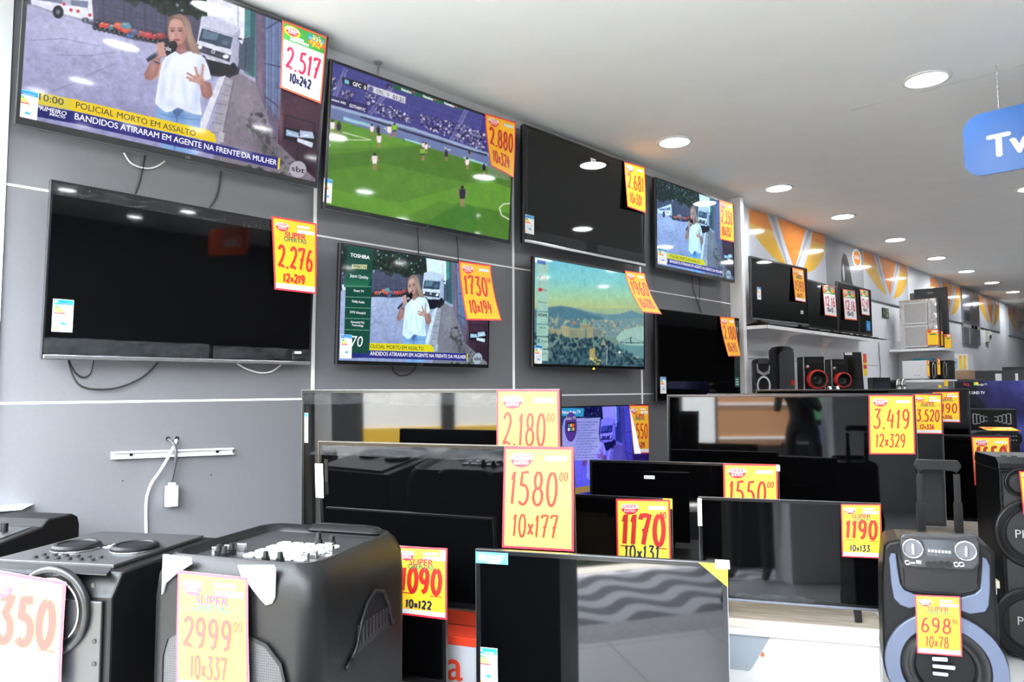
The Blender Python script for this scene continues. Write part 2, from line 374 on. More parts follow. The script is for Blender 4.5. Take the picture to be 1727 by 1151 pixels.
# ------------------------------------------------------------------ televisions
class TV: pass
def make_tv(label, c, w, h, yaw, tilt=0.0, group=None, bez=(.012, .012, .012, .02), thick=.028, deep=.05, picture=None, feet=None, fd=1.0,
            energy=None, bracket=False, bez_m=None, chin=None, film=None, stickers=(), logo=None, led=False):
    t = TV(); t.F = Frame(c, yaw, tilt); t.w, t.h = w, h
    t.base = t.F.c - t.F.u*(h/2); bez_m = bez_m or M_BEZ
    root = empty('flat_tv', t.base, label, 'television', group, t.F.r, -t.F.n, t.F.u); t.root = root
    L, Rr, T, B = bez
    b = MB(); b.box(-w/2, w/2, .010, thick, 0, h, M_BLK); b.box(-w*.36, w*.36, thick, thick+deep, .02, h*.55, M_BLKM)
    for k in range(9): b.box(-w*.28, w*.28, thick+deep, thick+deep+.003, .05+k*.02, .056+k*.02, M_BLK)
    b.build('back_cover', root, bevel=.004)
    o = [(-w/2, 0), (w/2, 0), (w/2, h), (-w/2, h)]; i = [(-w/2+L, B), (w/2-Rr, B), (w/2-Rr, h-T), (-w/2+L, h-T)]
    f = MB(); f.ring(o, i, 0.0, .010, bez_m)
    e = .0022                                                  # thin bright outer lip of the frame
    f.ring([(x*(1+2*e/w), z+(e if z > 0 else -e)) for x, z in o], o, .001, .012, M_EDGE)
    f.build('frame', root)
    x0, x1, z0, z1 = -w/2+L, w/2-Rr, B, h-T; t.scr = (x0, x1, z0, z1)
    if picture is None:
        s = MB(); s.quad((x0, .003, z0), (x1, .003, z0), (x1, .003, z1), (x0, .003, z1), M_SCREEN); t.screen = s.build('screen', root)
    else:
        me = picture(t); t.screen = bpy.data.objects.new('screen', me); COL.objects.link(t.screen); t.screen.parent = root
    if chin:                                                   # (height, material): strip along the lower edge
        s = MB(); s.box(-w/2+.002, w/2-.002, -.008, 0.0, 0, chin[0], chin[1]); s.build('lower_trim', root, bevel=.002)
    if logo:
        s = MB(); s.text(logo, lambda p: (p[0]-.0, -.0006-(.008 if chin else 0), B*.28+p[1]), M_SILV, size=B*.55, align='CENTER'); s.build('maker_name', root)
    if led:
        s = MB(); s.cyl((0, 0, -.004), .006, -.004, .004, emis('power_light', (1, .8, .05), 3), 'y', 12); s.build('power_light', root)
    if energy: energy_label(t, *energy)
    for st in stickers:
        (px, py, sw, sh, mm) = st[:5]; a, z = t.loc(px, py) if px > 2 else (px, py)
        s = MB(); s.box(a-sw/2, a+sw/2, .0015, .0028, z-sh/2, z+sh/2, mm)
        for k in range(9): s.box(a-sw*.4+k*sw*.09, a-sw*.4+k*sw*.09+sw*.04, .0010, .0015, z-sh*.15, z+sh*.25, M_INKB)
        s.build('barcode_sticker', root)
    if film:
        for (fa, fb, fc, fd) in film:
            s = MB(); n = 14
            vs = []
            for k in range(n+1):
                q = k/n; hor = (fb-fa) > (fd-fc)
                if hor: vs += [(fa+(fb-fa)*q, -.0016-.0001*math.sin(k*2.1), fc), (fa+(fb-fa)*q, -.0018-.0001*math.sin(k*1.3), fd)]
                else: vs += [(fa, -.0016-.0012*math.sin(k*2.1), fc+(fd-fc)*q), (fb, -.0018-.001*math.sin(k*1.3), fc+(fd-fc)*q)]
            s.add(vs, [(2*k, 2*k+1, 2*k+3, 2*k+2) for k in range(n)], M_FILM, True); s.build('clear_film', root)
    if feet:                                                   # distance from screen base down to the table
        for sx in (-1, 1):
            s = MB(); cx = sx*w*.36
            s.prism([(-.085*fd, -feet), (-.075*fd, -feet+.012), (.0, -.012), (.004, .03), (.026, .03), (.03, -.012), (.125*fd, -feet+.012), (.135*fd, -feet)], cx-.014, cx+.014, M_BLK, 'x')
            s.build('foot', root, bevel=.002)
    if bracket:
        s = MB(); y1 = bracket
        for sx in (-1, 1): s.box(sx*.16-.02, sx*.16+.02, thick+deep+.0005, y1, h*.25, h*.62, M_BLKM)
        s.box(-.22, .22, thick+deep+.0005, y1, h*.40, h*.46, M_BLKM); s.build('wall_bracket', root)
    return t
def _loc(t, px, py):
    a, z = t.F.local(px, py); return a, z+t.h/2
TV.loc = _loc
def _uv(t, px, py):
    a, z = t.loc(px, py); x0, x1, z0, z1 = t.scr; return ((a-x0)/(x1-x0), (z1-z)/(z1-z0))
TV.uv = _uv
def energy_label(t, p_tl, p_br, wide=None):
    """energy rating sticker between two photo corners (upper left, lower right)"""
    a0, z1 = t.loc(*p_tl); a1, z0 = t.loc(*p_br)
    s = MB(); w, h = a1-a0, z1-z0; y = .0012; y2 = .0008
    s.box(a0, a1, y, .0028, z0, z1, M_PAPER)
    def bx(u0, u1, v0, v1, m): s.quad((a0+u0*w, y2, z1-v1*h), (a0+u1*w, y2, z1-v1*h), (a0+u1*w, y2, z1-v0*h), (a0+u0*w, y2, z1-v0*h), m)
    bx(.02, .98, .01, .17, M_LBLUE); bx(.06, .22, .03, .12, M_PAPER); bx(.3, .85, .11, .15, M_PAPER); bx(.3, .7, .05, .08, M_SKY)
    for k in range(5): bx(.06, .34+.07*k, .21+.05*k, .25+.05*k, M_BAR[k])
    bx(.74, .92, .21, .26, M_LGREY)
    for k in range(4): bx(.1, .45, .58+k*.07, .60+k*.07, M_LGREY); bx(.55, .9-.05*k, .52+k*.09, .545+k*.09, M_LGREY)
    bx(.42, .68, .70, .78, M_LBLUE); bx(.08, .24, .88, .93, M_BAR[3])
    s.build('energy_label', t.root)

# ------------------------------------------------------------------ price cards
def card(label, F, tl, tr, bl, br, style, price, sub, cents='00', bold=False, free=False, big=None, off=.006, subm=None, fold=False, ink=None, tall=False, group='price cards'):
    """a card taped at its top edge to the plane F (or a bare Frame); free: its foot swings away from the plane"""
    TL, TR = F.hit(*tl, off), F.hit(*tr, off)
    def low(top, q):
        if not free: return F.hit(*q, off+.006)
        r = ray(*q); A = np.array([[r.x, -F.n.x, F.u.x], [r.y, -F.n.y, F.u.y], [r.z, -F.n.z, F.u.z]])
        t, a, b = np.linalg.solve(A, np.array(top-CAM)); a = min(max(a, .004), .3)
        P = CAM+r*t
        return top+F.n*a-F.u*b
    BL, BR = low(TL, bl), low(TR, br)
    W = (TR-TL).length; H = ((BL-TL).length+(BR-TR).length)/2
    n = F.n
    def S(u, v, o=0.0):
        T = TL*(1-u)+TR*u; D = (BL-TL)*(1-u)+(BR-TR)*u; an = D.dot(n); tn = D-n*an
        nd = (tn*1.0+n*an).cross(TR-TL)
        nd = (-nd if nd.dot(n) < 0 else nd).normalized()
        return T+tn*v+n*(an*max(v, 0)**1.6+.004*math.sin(math.pi*min(max(v, 0), 1))*(0.6+.4*math.sin(3*u)))+nd*o
    def fn(o): return lambda x, y: S(x/W, 1-y/H, o)           # metric card coordinates, y up
    mb = MB()
    org = S(.5, 1)
    bc = {'A': M_RED, 'B': M_RED, 'C': M_REDO}[style]; fill = {'A': M_YEL, 'B': M_YEL2, 'C': M_PAPER}[style]
    onwall = 'wall' in group or 'shelf' in group
    if onwall and style != 'C': fill = M_YELW
    def area(u0, u1, v0, v1, m, o, ku=2, kv=10, t=mb):
        vs = [S(u0+(u1-u0)*i/ku, v0+(v1-v0)*j/kv, o) for j in range(kv+1) for i in range(ku+1)]
        t.add(vs, [(j*(ku+1)+i, (j+1)*(ku+1)+i, (j+1)*(ku+1)+i+1, j*(ku+1)+i+1) for j in range(kv) for i in range(ku)], m, True)
    area(0, 1, 0, 1, bc, 0.0, 4, 14); area(0, 1, 0, 1, M_PAPER, -.0006, 4, 14)
    bw = .034; bv = bw*W/H
    pts = rrect(W*(1-2*bw), H-2*bw*W, W*(.05 if style == 'B' else .012), 4, W/2, H/2)
    area(bw, 1-bw, bv+.0, 1-bv, fill, .0005, 4, 14)
    if style == 'A':                                           # orange rays fanning from below the heading
        cx, cy = W*.5, H*.66
        for a in (12, 50, 82, 112, 150, 172, 196, 345):
            L = min(H*.32, W*.46/max(abs(math.cos(R(a))), .05)); L = min(L, (H*.97-cy)/max(math.sin(R(a)), .01) if math.sin(R(a)) > 0 else L)
            p = [(cx, cy)]+[(cx+L*math.cos(R(a+d)), cy+L*math.sin(R(a+d))) for d in (-4, 4)]
            mb.add([fn(.0008)(*q) for q in p], [(0, 1, 2)], M_ORG)
        area(bw, 1-bw, .905, 1-bv, M_PAPER, .0008, 2, 2)
    if style == 'C': area(bw, 1-bw, bv, .27, M_GRN, .0008, 2, 4)
    body = mb.build('price_sign', origin=org)
    tag(body, label, 'price sign', group)
    # printed heading
    h = MB(); f1, f2, f3 = fn(.0011), fn(.0014), fn(.0017)
    def rect(u0, u1, v0, v1, m, f=f1): h.add([f(u*W, (1-v)*H) for u, v in ((u0, v1), (u1, v1), (u1, v0), (u0, v0))], [(0, 1, 2, 3)], m)
    if style == 'A':
        rect(.55, .83, .07, .105, M_PAPER); rect(.55, .94, .13, .18, M_PAPER)
        h.text('SUPER', lambda p: f2(W*.5+p[0], H*.735+p[1]), M_INKP, size=W*.17, bold=.03, shear=.12, align='CENTER')
        h.text('OFERTAS', lambda p: f2(W*.5+p[0], H*.685+p[1]), M_INKG, size=W*.125, bold=.035, align='CENTER')
    elif style == 'B':
        rect(.60, .91, .085, .135, M_PAPER); h.text('COD:', lambda p: f1(W*.49+p[0], H*.885+p[1]), M_ORG, size=W*.05)
    else:
        rect(.18, .48, .175, .205, M_PAPER); rect(.18, .60, .215, .248, M_PAPER)
        h.add([f1(W*(.77+.2*math.cos(t)*(1 if k % 2 else .7)), H*(.865+.10*math.sin(t)*(1 if k % 2 else .7))) for k, t in enumerate(np.linspace(0, 2*math.pi, 17)[:-1])], [tuple(range(16))], M_YEL)
        h.text('BOTA', lambda p: f2(W*.77+p[0], H*.865+p[1]), M_LBLUE, size=W*.15, bold=.03, align='CENTER')
        h.text('FORA', lambda p: f2(W*.79+p[0], H*.795+p[1]), M_REDO, size=W*.15, bold=.03, align='CENTER')
    h.build('printed_heading', body, origin=org)
    # shop emblem
    g = MB(); lx, ly, lw = W*(.22 if style != 'B' else .26), H*(.885 if style != 'C' else .895), W*(.34 if style == 'B' else .30)
    if style == 'C': g.add([f1(lx+lw*.6*math.cos(t), ly-lw*.06+lw*.36*math.sin(t)) for t in np.linspace(0, 2*math.pi, 21)[:-1]], [tuple(range(20))], M_YEL)
    if style == 'A' or style == 'B': pass
    arcp = [(lx+lw*.46*math.cos(t), ly-lw*.02+lw*.34*math.sin(t)) for t in np.linspace(math.pi, 2*math.pi, 17)]
    g.add([f2(*p) for p in arcp], [tuple(range(len(arcp)))], M_RED)
    wing = [(-.52, .0), (-.36, .22), (-.14, .18), (0, .26), (.14, .18), (.36, .22), (.52, .0), (.2, -.06), (-.2, -.06)]
    g.add([f3(lx+lw*a, ly+lw*b) for a, b in wing], [tuple(range(9))[::-1]], M_PAPER)
    f4 = fn(.002)
    g.text('LASER', lambda p: f4(lx+p[0], ly+lw*.0+p[1]), M_RED, size=lw*.26, bold=.02, shear=.1, align='CENTER')
    g.text('ELETRO', lambda p: f4(lx+p[0], ly-lw*.22+p[1]), M_PAPER, size=lw*.18, bold=.02, align='CENTER')
    g.build('shop_emblem', body, origin=org)
    # handwritten figures
    ink = ink or (M_INKP if style == 'C' else M_INKR); subm = subm or (M_INKN if style == 'C' else M_INKR)
    p = MB(); f5 = fn(.0012)
    if style == 'A': py0, py1, sy0, sy1 = (.32, .61, .12, .23)
    elif style == 'B': py0, py1, sy0, sy1 = (.44, .76, .12, .34) if not bold else (.42, .80, .225, .40)
    else: py0, py1, sy0, sy1 = (.33, .63, .14, .27)
    if bold and style == 'A': py0, py1 = (.36, .69)
    if tall: py0, py1, sy0, sy1 = (.38, .62, .125, .31)
    x1 = W*(.80 if cents and not bold else .92)
    hand(p, price, W*.09, x1, H*py0, H*py1, W*(.085 if bold else (.056 if onwall else .052 if style == 'A' else .044)), fn, ink, drop=.03)
    if bold: p.add([f5(W*a, H*b) for a, b in ((.08, py0-.035), (.92, py0-.06), (.92, py0-.045), (.08, py0-.02))], [(0, 1, 2, 3)], ink)
    if cents: hand(p, cents, W*.80, W*.93, H*(py1-.08+(.04 if bold else 0)), H*(py1-.005+(.04 if bold else 0)), W*.020, fn, ink, slant=.2)
    a, bb = (.14, .80) if style == 'B' else (.20, .72)
    hand(p, sub, W*a, W*bb, H*sy0, H*sy1, W*(.044 if onwall else .034 if style == 'B' else .036), fn, subm)
    p.build('handwritten_price', body, origin=org)
    if fold:
        k = MB(); k.add([S(0, .05, .002), S(.0, 1, .004), S(.22, 1, .03), S(.10, .5, .02)], [(0, 1, 2, 3)], M_PAPER); k.build('curled_edge', body, origin=org)
    return body
# ------------------------------------------------------------------ what the lit screens show
K1 = 3.0839
def paint_news(t):
    s = Pic(520, 293, (150, 150, 190), lambda p: t.uv(p[0]/K1, p[1]/K1))
    P, E, L, S = s.poly, s.ell, s.line, s.soft
    s.vgrad(0, 1, (182, 182, 216), (146, 146, 186)); s.grain(.014, 60, 5); s.grain(.008, 4, 2)
    S(380, 180, 260, 90, (196, 196, 226), .45, 14); S(700, 620, 200, 90, (128, 128, 166), .4); S(240, 400, 160, 60, (160, 158, 192), .5)
    for pts in ([(270, 478), (330, 452), (380, 436), (440, 400), (600, 330)], [(300, 285), (460, 290), (600, 270)], [(160, 210), (330, 200), (520, 240)]): L(pts, 3, (104, 102, 132), .75)
    P([(100, -420), (1800, -420), (1800, 500), (1060, 240), (860, 222), (690, 196), (480, 130), (250, 45), (100, 10)], (78, 76, 100))       # long wall
    for k in range(26):
        x = 140+36*k; L([(x, -40+.16*x-120), (x+6, .27*x-20)], rng.uniform(4, 12), [(64, 62, 86), (94, 92, 118), (56, 54, 74)][k % 3], .55)
    for k in range(4): L([(140, -70+24*k), (1060, 150+24*k)], 3, (60, 58, 80), .6)
    P([(100, -420), (1150, -420), (1080, 90), (900, 70), (740, 10), (560, -60), (100, -140)], (26, 36, 34))                              # trees
    tr = [(100, -420), (1150, -420), (1090, 110), (900, 85), (740, 20), (560, -50), (100, -130)]
    s.blobs(tr, 500, 24, [(16, 24, 22), (30, 46, 36), (44, 62, 46), (24, 34, 32)], .7); s.blobs(tr, 420, 9, [(20, 28, 26), (62, 82, 60), (150, 160, 180), (36, 54, 40), (14, 20, 20)], .8)
    P([(1060, -420), (1370, -420), (1330, 300), (1240, 210), (1080, 90)], (222, 226, 244)); S(1290, 100, 60, 120, (236, 240, 250), .7)     # pale sky
    L([(1240, 20), (1238, 190)], 3, (120, 124, 140))
    # white van, motorbikes
    P([(160, -24), (478, -28), (488, 100), (430, 98), (265, 52), (165, 20)], (222, 222, 238)); P([(190, -18), (462, 6), (458, 42), (200, 0)], (116, 122, 150)); P([(330, -4), (372, -1), (370, 30), (326, 24)], (170, 176, 200))
    P([(165, 20), (265, 52), (430, 98), (488, 100), (486, 112), (425, 110), (262, 64), (163, 32)], (150, 148, 176)); S(400, 70, 60, 18, (240, 240, 250), .7)
    for x, y in ((335, 20), (372, 52), (408, 58), (470, 78)): E(x, y, 9, 9, (190, 52, 66))
    for x, y in ((305, 62), (446, 104)): E(x, y, 28 if x < 400 else 18, 34 if x < 400 else 14, (22, 22, 32)); E(x, y, 12, 14, (110, 110, 130))
    for k in range(15):
        x = 505+25*k; y = 118+k*5.6; c1 = [(34, 34, 46), (206, 84, 62), (196, 66, 52), (70, 128, 148), (36, 36, 48), (150, 52, 58), (44, 44, 58)][k % 7]
        E(x-8, y+24, 13, 15, (18, 18, 26)); E(x-8, y+24, 5, 6, (104, 104, 122)); E(x+14, y+30, 12, 14, (20, 20, 28)); P([(x-16, y+6), (x-2, y-10), (x+22, y-6), (x+26, y+10), (x+6, y+20), (x-12, y+18)], c1); L([(x-12, y-18), (x-2, y-10), (x+16, y-20)], 3, (30, 30, 40)); E(x+2, y-2, 8, 5, (210, 200, 206), .5)
    for x, y, c1 in ((618, 128, (222, 92, 66)), (660, 150, (216, 84, 62)), (655, 128, (84, 140, 158)), (700, 160, (80, 84, 120)), (836, 180, (140, 58, 60)), (770, 178, (176, 60, 64))): P([(x-30, y+10), (x-14, y-14), (x+20, y-8), (x+34, y+16), (x, y+24)], c1); S(x-4, y-2, 14, 6, (240, 190, 180), .5)
    P([(660, 175), (694, 180), (692, 204), (660, 198)], (72, 112, 176)); L([(480, 140), (700, 205), (860, 232)], 8, (60, 58, 80), .7)
    # lorry
    P([(1050, 85), (1100, 84), (1250, 140), (1240, 330), (1200, 350), (1018, 268)], (212, 214, 232)); P([(1210, 190), (1250, 146), (1240, 330), (1200, 345)], (168, 170, 198)); P([(1050, 85), (1100, 84), (1250, 140), (1212, 186), (1052, 138)], (196, 198, 222)); L([(1052, 138), (1212, 188)], 4, (150, 152, 180))
    P([(1052, 146), (1212, 194), (1200, 256), (1034, 210)], (56, 72, 94)); P([(1064, 156), (1140, 178), (1126, 214), (1050, 196)], (96, 118, 138)); S(1170, 220, 26, 16, (120, 138, 156), .6); L([(1044, 206), (1120, 212)], 3, (30, 34, 46)); L([(1120, 236), (1190, 246)], 3, (30, 34, 46))
    P([(1022, 228), (1202, 288), (1196, 322), (1016, 264)], (52, 52, 66)); L([(1030, 250), (1190, 304)], 4, (96, 96, 116)); E(1040, 245, 14, 10, (232, 232, 242)); E(1176, 294, 16, 11, (232, 232, 242)); E(1110, 268, 11, 11, (196, 196, 206)); E(1110, 268, 6, 6, (90, 90, 104))
    P([(1012, 264), (1198, 324), (1194, 350), (1010, 286)], (184, 186, 206)); P([(1085, 300), (1122, 311), (1120, 328), (1084, 317)], (226, 226, 232)); L([(1240, 200), (1260, 205)], 10, (50, 50, 64))
    P([(1050, 300), (1250, 350), (1236, 410), (1100, 392), (1056, 346)], (30, 28, 40)); S(1140, 370, 90, 30, (24, 22, 34), .7); E(1214, 356, 18, 30, (20, 20, 28)); E(1060, 312, 14, 26, (20, 20, 28))
    # yards on the right
    P([(1280, -420), (1370, -420), (1360, 420), (1270, 380)], (76, 130, 134)); P([(1310, -420), (1340, -420), (1322, 400), (1300, 390)], (50, 92, 100)); P([(1268, 200), (1320, 190), (1300, 380), (1236, 352)], (64, 80, 98)); L([(1282, 220), (1276, 370)], 5, (40, 52, 68))
    P([(1330, -420), (1480, -420), (1480, 520), (1440, 740), (1330, 440)], (98, 90, 116)); P([(1375, -420), (1480, -420), (1462, 640), (1385, 520)], (104, 120, 160))
    for k in range(8): L([(1380+12*k, -400), (1376+11*k, 610)], 4, [(76, 84, 116), (126, 142, 182), (90, 100, 136)][k % 3], .8)
    L([(1384, 150), (1470, 100)], 6, (60, 62, 86)); L([(1380, 330), (1466, 350)], 6, (60, 62, 86)); L([(1378, 500), (1456, 560)], 6, (60, 62, 86)); S(1352, 400, 16, 120, (150, 120, 140), .6); S(1350, 140, 14, 120, (128, 104, 120), .5)
    P([(1470, -420), (1900, -420), (1900, 1000), (1640, 960), (1440, 790), (1462, 520)], (60, 38, 54)); S(1560, 560, 120, 120, (84, 52, 66), .6); S(1600, 840, 90, 100, (40, 26, 38), .6); S(1460, 640, 14, 120, (130, 92, 108), .7)
    P([(1330, 430), (1440, 740), (1650, 940), (1640, 1000), (1100, 880), (1160, 560), (1200, 400), (1250, 380)], (124, 116, 130)); S(1280, 520, 60, 150, (146, 138, 150), .6, -12); S(1400, 780, 120, 60, (92, 86, 98), .7, 30)
    P([(1140, 400), (1176, 392), (1050, 760), (1000, 740)], (210, 210, 224)); P([(1176, 396), (1215, 420), (1150, 740), (1100, 800), (1080, 760)], (158, 154, 168))
    for k in range(7): L([(1205-13*k, 450+48*k), (1166-16*k, 436+50*k)], 3, (104, 100, 114))
    L([(1216, 420), (1180, 600), (1150, 745)], 5, (92, 88, 100)); L([(1174, 400), (1100, 600), (1044, 760)], 4, (120, 116, 130)); P([(1140, 680), (1170, 690), (1162, 740), (1134, 730)], (176, 174, 186)); L([(1290, 620), (1380, 760), (1480, 850)], 6, (60, 56, 62), .8)
    s.blobs([(1290, 600), (1350, 570), (1480, 800), (1640, 940), (1560, 990), (1300, 700)], 120, 11, [(56, 52, 58), (74, 70, 76), (58, 70, 52), (100, 94, 104)], .55); s.blobs([(1180, 850), (1420, 880), (1600, 960), (1560, 1000), (1180, 910)], 160, 9, [(44, 66, 42), (38, 46, 38), (76, 82, 74), (56, 84, 50)], .75)
    P([(1480, 660), (1650, 690), (1640, 770), (1475, 720)], (26, 24, 32)); P([(1490, 672), (1556, 690), (1552, 716), (1488, 704)], (150, 178, 206)); P([(1560, 676), (1626, 686), (1636, 720), (1560, 714)], (176, 188, 214)); P([(1548, 716), (1630, 742), (1624, 768), (1546, 736)], (206, 212, 226)); L([(1500, 690), (1560, 712), (1610, 700)], 4, (226, 230, 240))
    L([(1490, 600), (1640, 640), (1636, 690)], 4, (20, 18, 24)); L([(1490, 600), (1480, 670)], 4, (20, 18, 24)); L([(1550, 740), (1540, 870)], 6, (34, 30, 38))
    s.grain(.035, 14, 4); s.blur(1)
    # reporter
    sk, sk2, sh, shd = (192, 146, 138), (150, 104, 100), (228, 234, 248), (186, 198, 226)
    P([(878, 92), (900, 78), (935, 71), (968, 84), (990, 112), (1004, 180), (1030, 240), (1046, 286), (1024, 300), (985, 285), (955, 262), (895, 255), (872, 180)], (112, 88, 84))
    P([(760, 366), (800, 330), (835, 316), (852, 350), (828, 396), (800, 416), (772, 416), (754, 402)], sk); P([(752, 384), (780, 330), (800, 292), (838, 296), (830, 350), (818, 392), (785, 418), (758, 410)], sk2); S(798, 350, 20, 50, (186, 140, 132), .7, 12)
    P([(812, 556), (1046, 590), (1040, 700), (1012, 840), (905, 820), (848, 790), (820, 640)], (122, 158, 208)); S(860, 660, 30, 100, (150, 184, 226), .7); S(985, 700, 30, 110, (150, 182, 222), .6); L([(922, 610), (914, 700), (905, 815)], 7, (72, 102, 152), .8); P([(888, 560), (968, 565), (918, 612)], (66, 96, 148)); S(930, 600, 60, 22, (80, 112, 164), .6); L([(830, 590), (910, 612)], 4, (90, 124, 176)); L([(930, 614), (1038, 622)], 4, (90, 124, 176))
    P([(846, 322), (868, 290), (905, 262), (940, 284), (995, 266), (1036, 280), (1066, 302), (1086, 350), (1100, 408), (1056, 424), (1048, 460), (1040, 520), (1052, 598), (1010, 592), (960, 572), (925, 556), (895, 578), (865, 584), (830, 558), (808, 534), (822, 440), (834, 370)], sh)
    for (x, y, rx, ry, c_, al, ro) in ((1042, 400, 24, 110, shd, .85, 6), (1020, 520, 26, 80, shd, .7, 4), (846, 470, 20, 90, shd, .7, 4), (900, 430, 14, 110, (206, 216, 238), .8, 8), (960, 470, 16, 100, (204, 214, 238), .8, -6), (930, 330, 60, 40, (238, 242, 252), .8, 0), (890, 540, 40, 26, shd, .6, 20), (1060, 350, 20, 50, (208, 216, 240), .7, -14), (985, 560, 50, 22, (200, 210, 234), .7, 10), (868, 330, 14, 50, (200, 210, 234), .8, 20)): S(x, y, rx, ry, c_, al, ro)
    L([(1056, 424), (1050, 330)], 4, (176, 188, 216), .8); L([(905, 262), (940, 284), (985, 266)], 5, (190, 196, 216)); P([(908, 225), (964, 225), (972, 268), (940, 282), (908, 264)], sk2); S(950, 262, 20, 12, (176, 130, 124), .7)
    P([(876, 130), (886, 100), (930, 86), (962, 110), (972, 160), (966, 200), (948, 228), (925, 238), (902, 228), (882, 200), (874, 165)], sk); S(955, 180, 18, 50, (160, 112, 108), .8); S(908, 185, 16, 22, (212, 168, 158), .7); S(915, 120, 30, 18, (206, 162, 152), .7); S(925, 232, 30, 10, (140, 96, 94), .7)
    P([(872, 150), (876, 108), (905, 82), (938, 71), (972, 88), (992, 120), (1004, 180), (1030, 240), (1044, 284), (1000, 274), (974, 215), (966, 150), (945, 108), (915, 96), (888, 108)], (140, 112, 102))
    for k in range(9): L([(950+5*k, 84+5*k), (972+4*k, 160+4*k), (996+5*k, 262+3*k)], 3, [(172, 146, 130), (104, 80, 76), (190, 164, 146)][k % 3], .8)
    L([(905, 84), (884, 104), (874, 150), (876, 200)], 6, (112, 86, 80)); S(985, 190, 12, 60, (182, 156, 138), .6, -12)
    for x in (898, 938): S(x, 158, 13, 7, (96, 62, 62), .9); L([(x-13, 147), (x+13, 145)], 4, (92, 64, 62), .9); E(x, 160, 8, 3, (60, 42, 46))
    S(916, 182, 8, 14, (150, 104, 100), .8); S(920, 207, 17, 8, (156, 66, 78), 1); L([(904, 207), (936, 206)], 3, (96, 44, 52)); S(920, 222, 14, 6, (206, 160, 150), .5)
    # microphone, hands
    L([(766, 314), (800, 292), (850, 262)], 22, (38, 46, 68)); L([(768, 306), (846, 256)], 6, (92, 104, 130), .8); P([(850, 230), (902, 214), (920, 262), (868, 292)], (28, 30, 46)); E(904, 236, 20, 24, (16, 16, 24)); S(898, 226, 8, 8, (60, 60, 72), .8)
    for k in range(4): P([(818+k*3, 222+k*19), (850+k*3, 218+k*18), (862+k*2, 228+k*18), (850+k*2, 240+k*18), (818+k*3, 242+k*18)], sk); L([(820+k*3, 243+k*18), (856+k*2, 240+k*18)], 3, (130, 88, 86), .8)
    S(822, 270, 14, 34, (206, 160, 150), .6); L([(804, 318), (832, 330)], 9, (56, 56, 76)); L([(806, 312), (832, 324)], 3, (190, 190, 206))
    P([(1098, 430), (1108, 490), (1096, 508), (1074, 514), (1052, 498), (1040, 440), (1060, 420)], sk2); S(1066, 455, 14, 40, (186, 138, 130), .7, -10); P([(1012, 392), (1034, 384), (1056, 396), (1066, 424), (1050, 446), (1030, 436), (1014, 420)], sk); S(1050, 425, 14, 16, (160, 112, 106), .6)
    for a, b in (((1030, 398), (1016, 346)), ((1050, 396), (1058, 334)), ((1020, 406), (972, 378)), ((1014, 416), (970, 400)), ((1020, 424), (984, 414))): L([a, b], 12, sk); L([(a[0]+4, a[1]+4), (b[0]+4, b[1]+4)], 4, (156, 108, 102), .7)
    s.noise(.016, 1); s.noise(.012, 2); s.blur(1)
    # caption bars
    P([(186, 474), (378, 514), (376, 572), (182, 538)], (212, 196, 66)); P([(376, 512), (1086, 676), (1118, 700), (1126, 742), (372, 572)], (230, 198, 30))
    P([(182, 540), (374, 576), (370, 638), (176, 602)], (34, 40, 110)); P([(374, 574), (1458, 822), (1454, 880), (368, 636)], (46, 44, 122))
    P([(1448, 820), (1458, 822), (1454, 880), (1444, 878)], (226, 210, 60)); E(1550, 880, 44, 44, (168, 164, 178))
    return s.fin()
NEWS = {}
def caption(mb, t, string, bl, br, tl, m, y=-.0004, bold=0.0, k=1.0, shear=0.0, o=(0, 0)):
    a0, z0 = t.loc(bl[0]/k+o[0], bl[1]/k+o[1]); a1, zz = t.loc(br[0]/k+o[0], br[1]/k+o[1]); _, z1 = t.loc(tl[0]/k+o[0], tl[1]/k+o[1])
    caption_local(mb, string, a0, a1, (z0+zz)/2, (z1-z0), m, y, bold, shear)
def caption_local(mb, string, a0, a1, z0, hgt, m, y=-.0004, bold=0.0, shear=0.0):
    vs, _ = glyphs(string, bold, shear)
    if not vs: return
    w = max(p[0] for p in vs); size = hgt/.70; sx = (a1-a0)/(w*size)
    mb.text(string, lambda p: (a0+p[0], y, z0+p[1]), m, size=size, bold=bold, shear=shear, sx=sx)
T_W = emis('caption_white', rgb(236, 236, 244)); T_D = emis('caption_dark', rgb(40, 38, 40)); T_Y = emis('caption_yellow', rgb(226, 200, 60)); T_G = emis('caption_grey', rgb(70, 66, 80))
NEWS_TXT = []
def news_text(t, full=True, umin=0.0):
    """captions of the news broadcast laid over the picture, in shares of the screen"""
    x0, x1, z0, z1 = t.scr; w, h = x1-x0, z1-z0; out = []
    for (st, u0, u1, v, hh, m, bo, sh) in NEWS_TXT:
        if not full and u0 < .13: continue
        if not full and len(st) > 20: st = st[1:]; u0 = umin
        mb = MB(); caption_local(mb, st, x0+u0*w, x0+u1*w, z1-v*h, hh*h, m, .0022, bo, sh); out.append(mb)
    return out
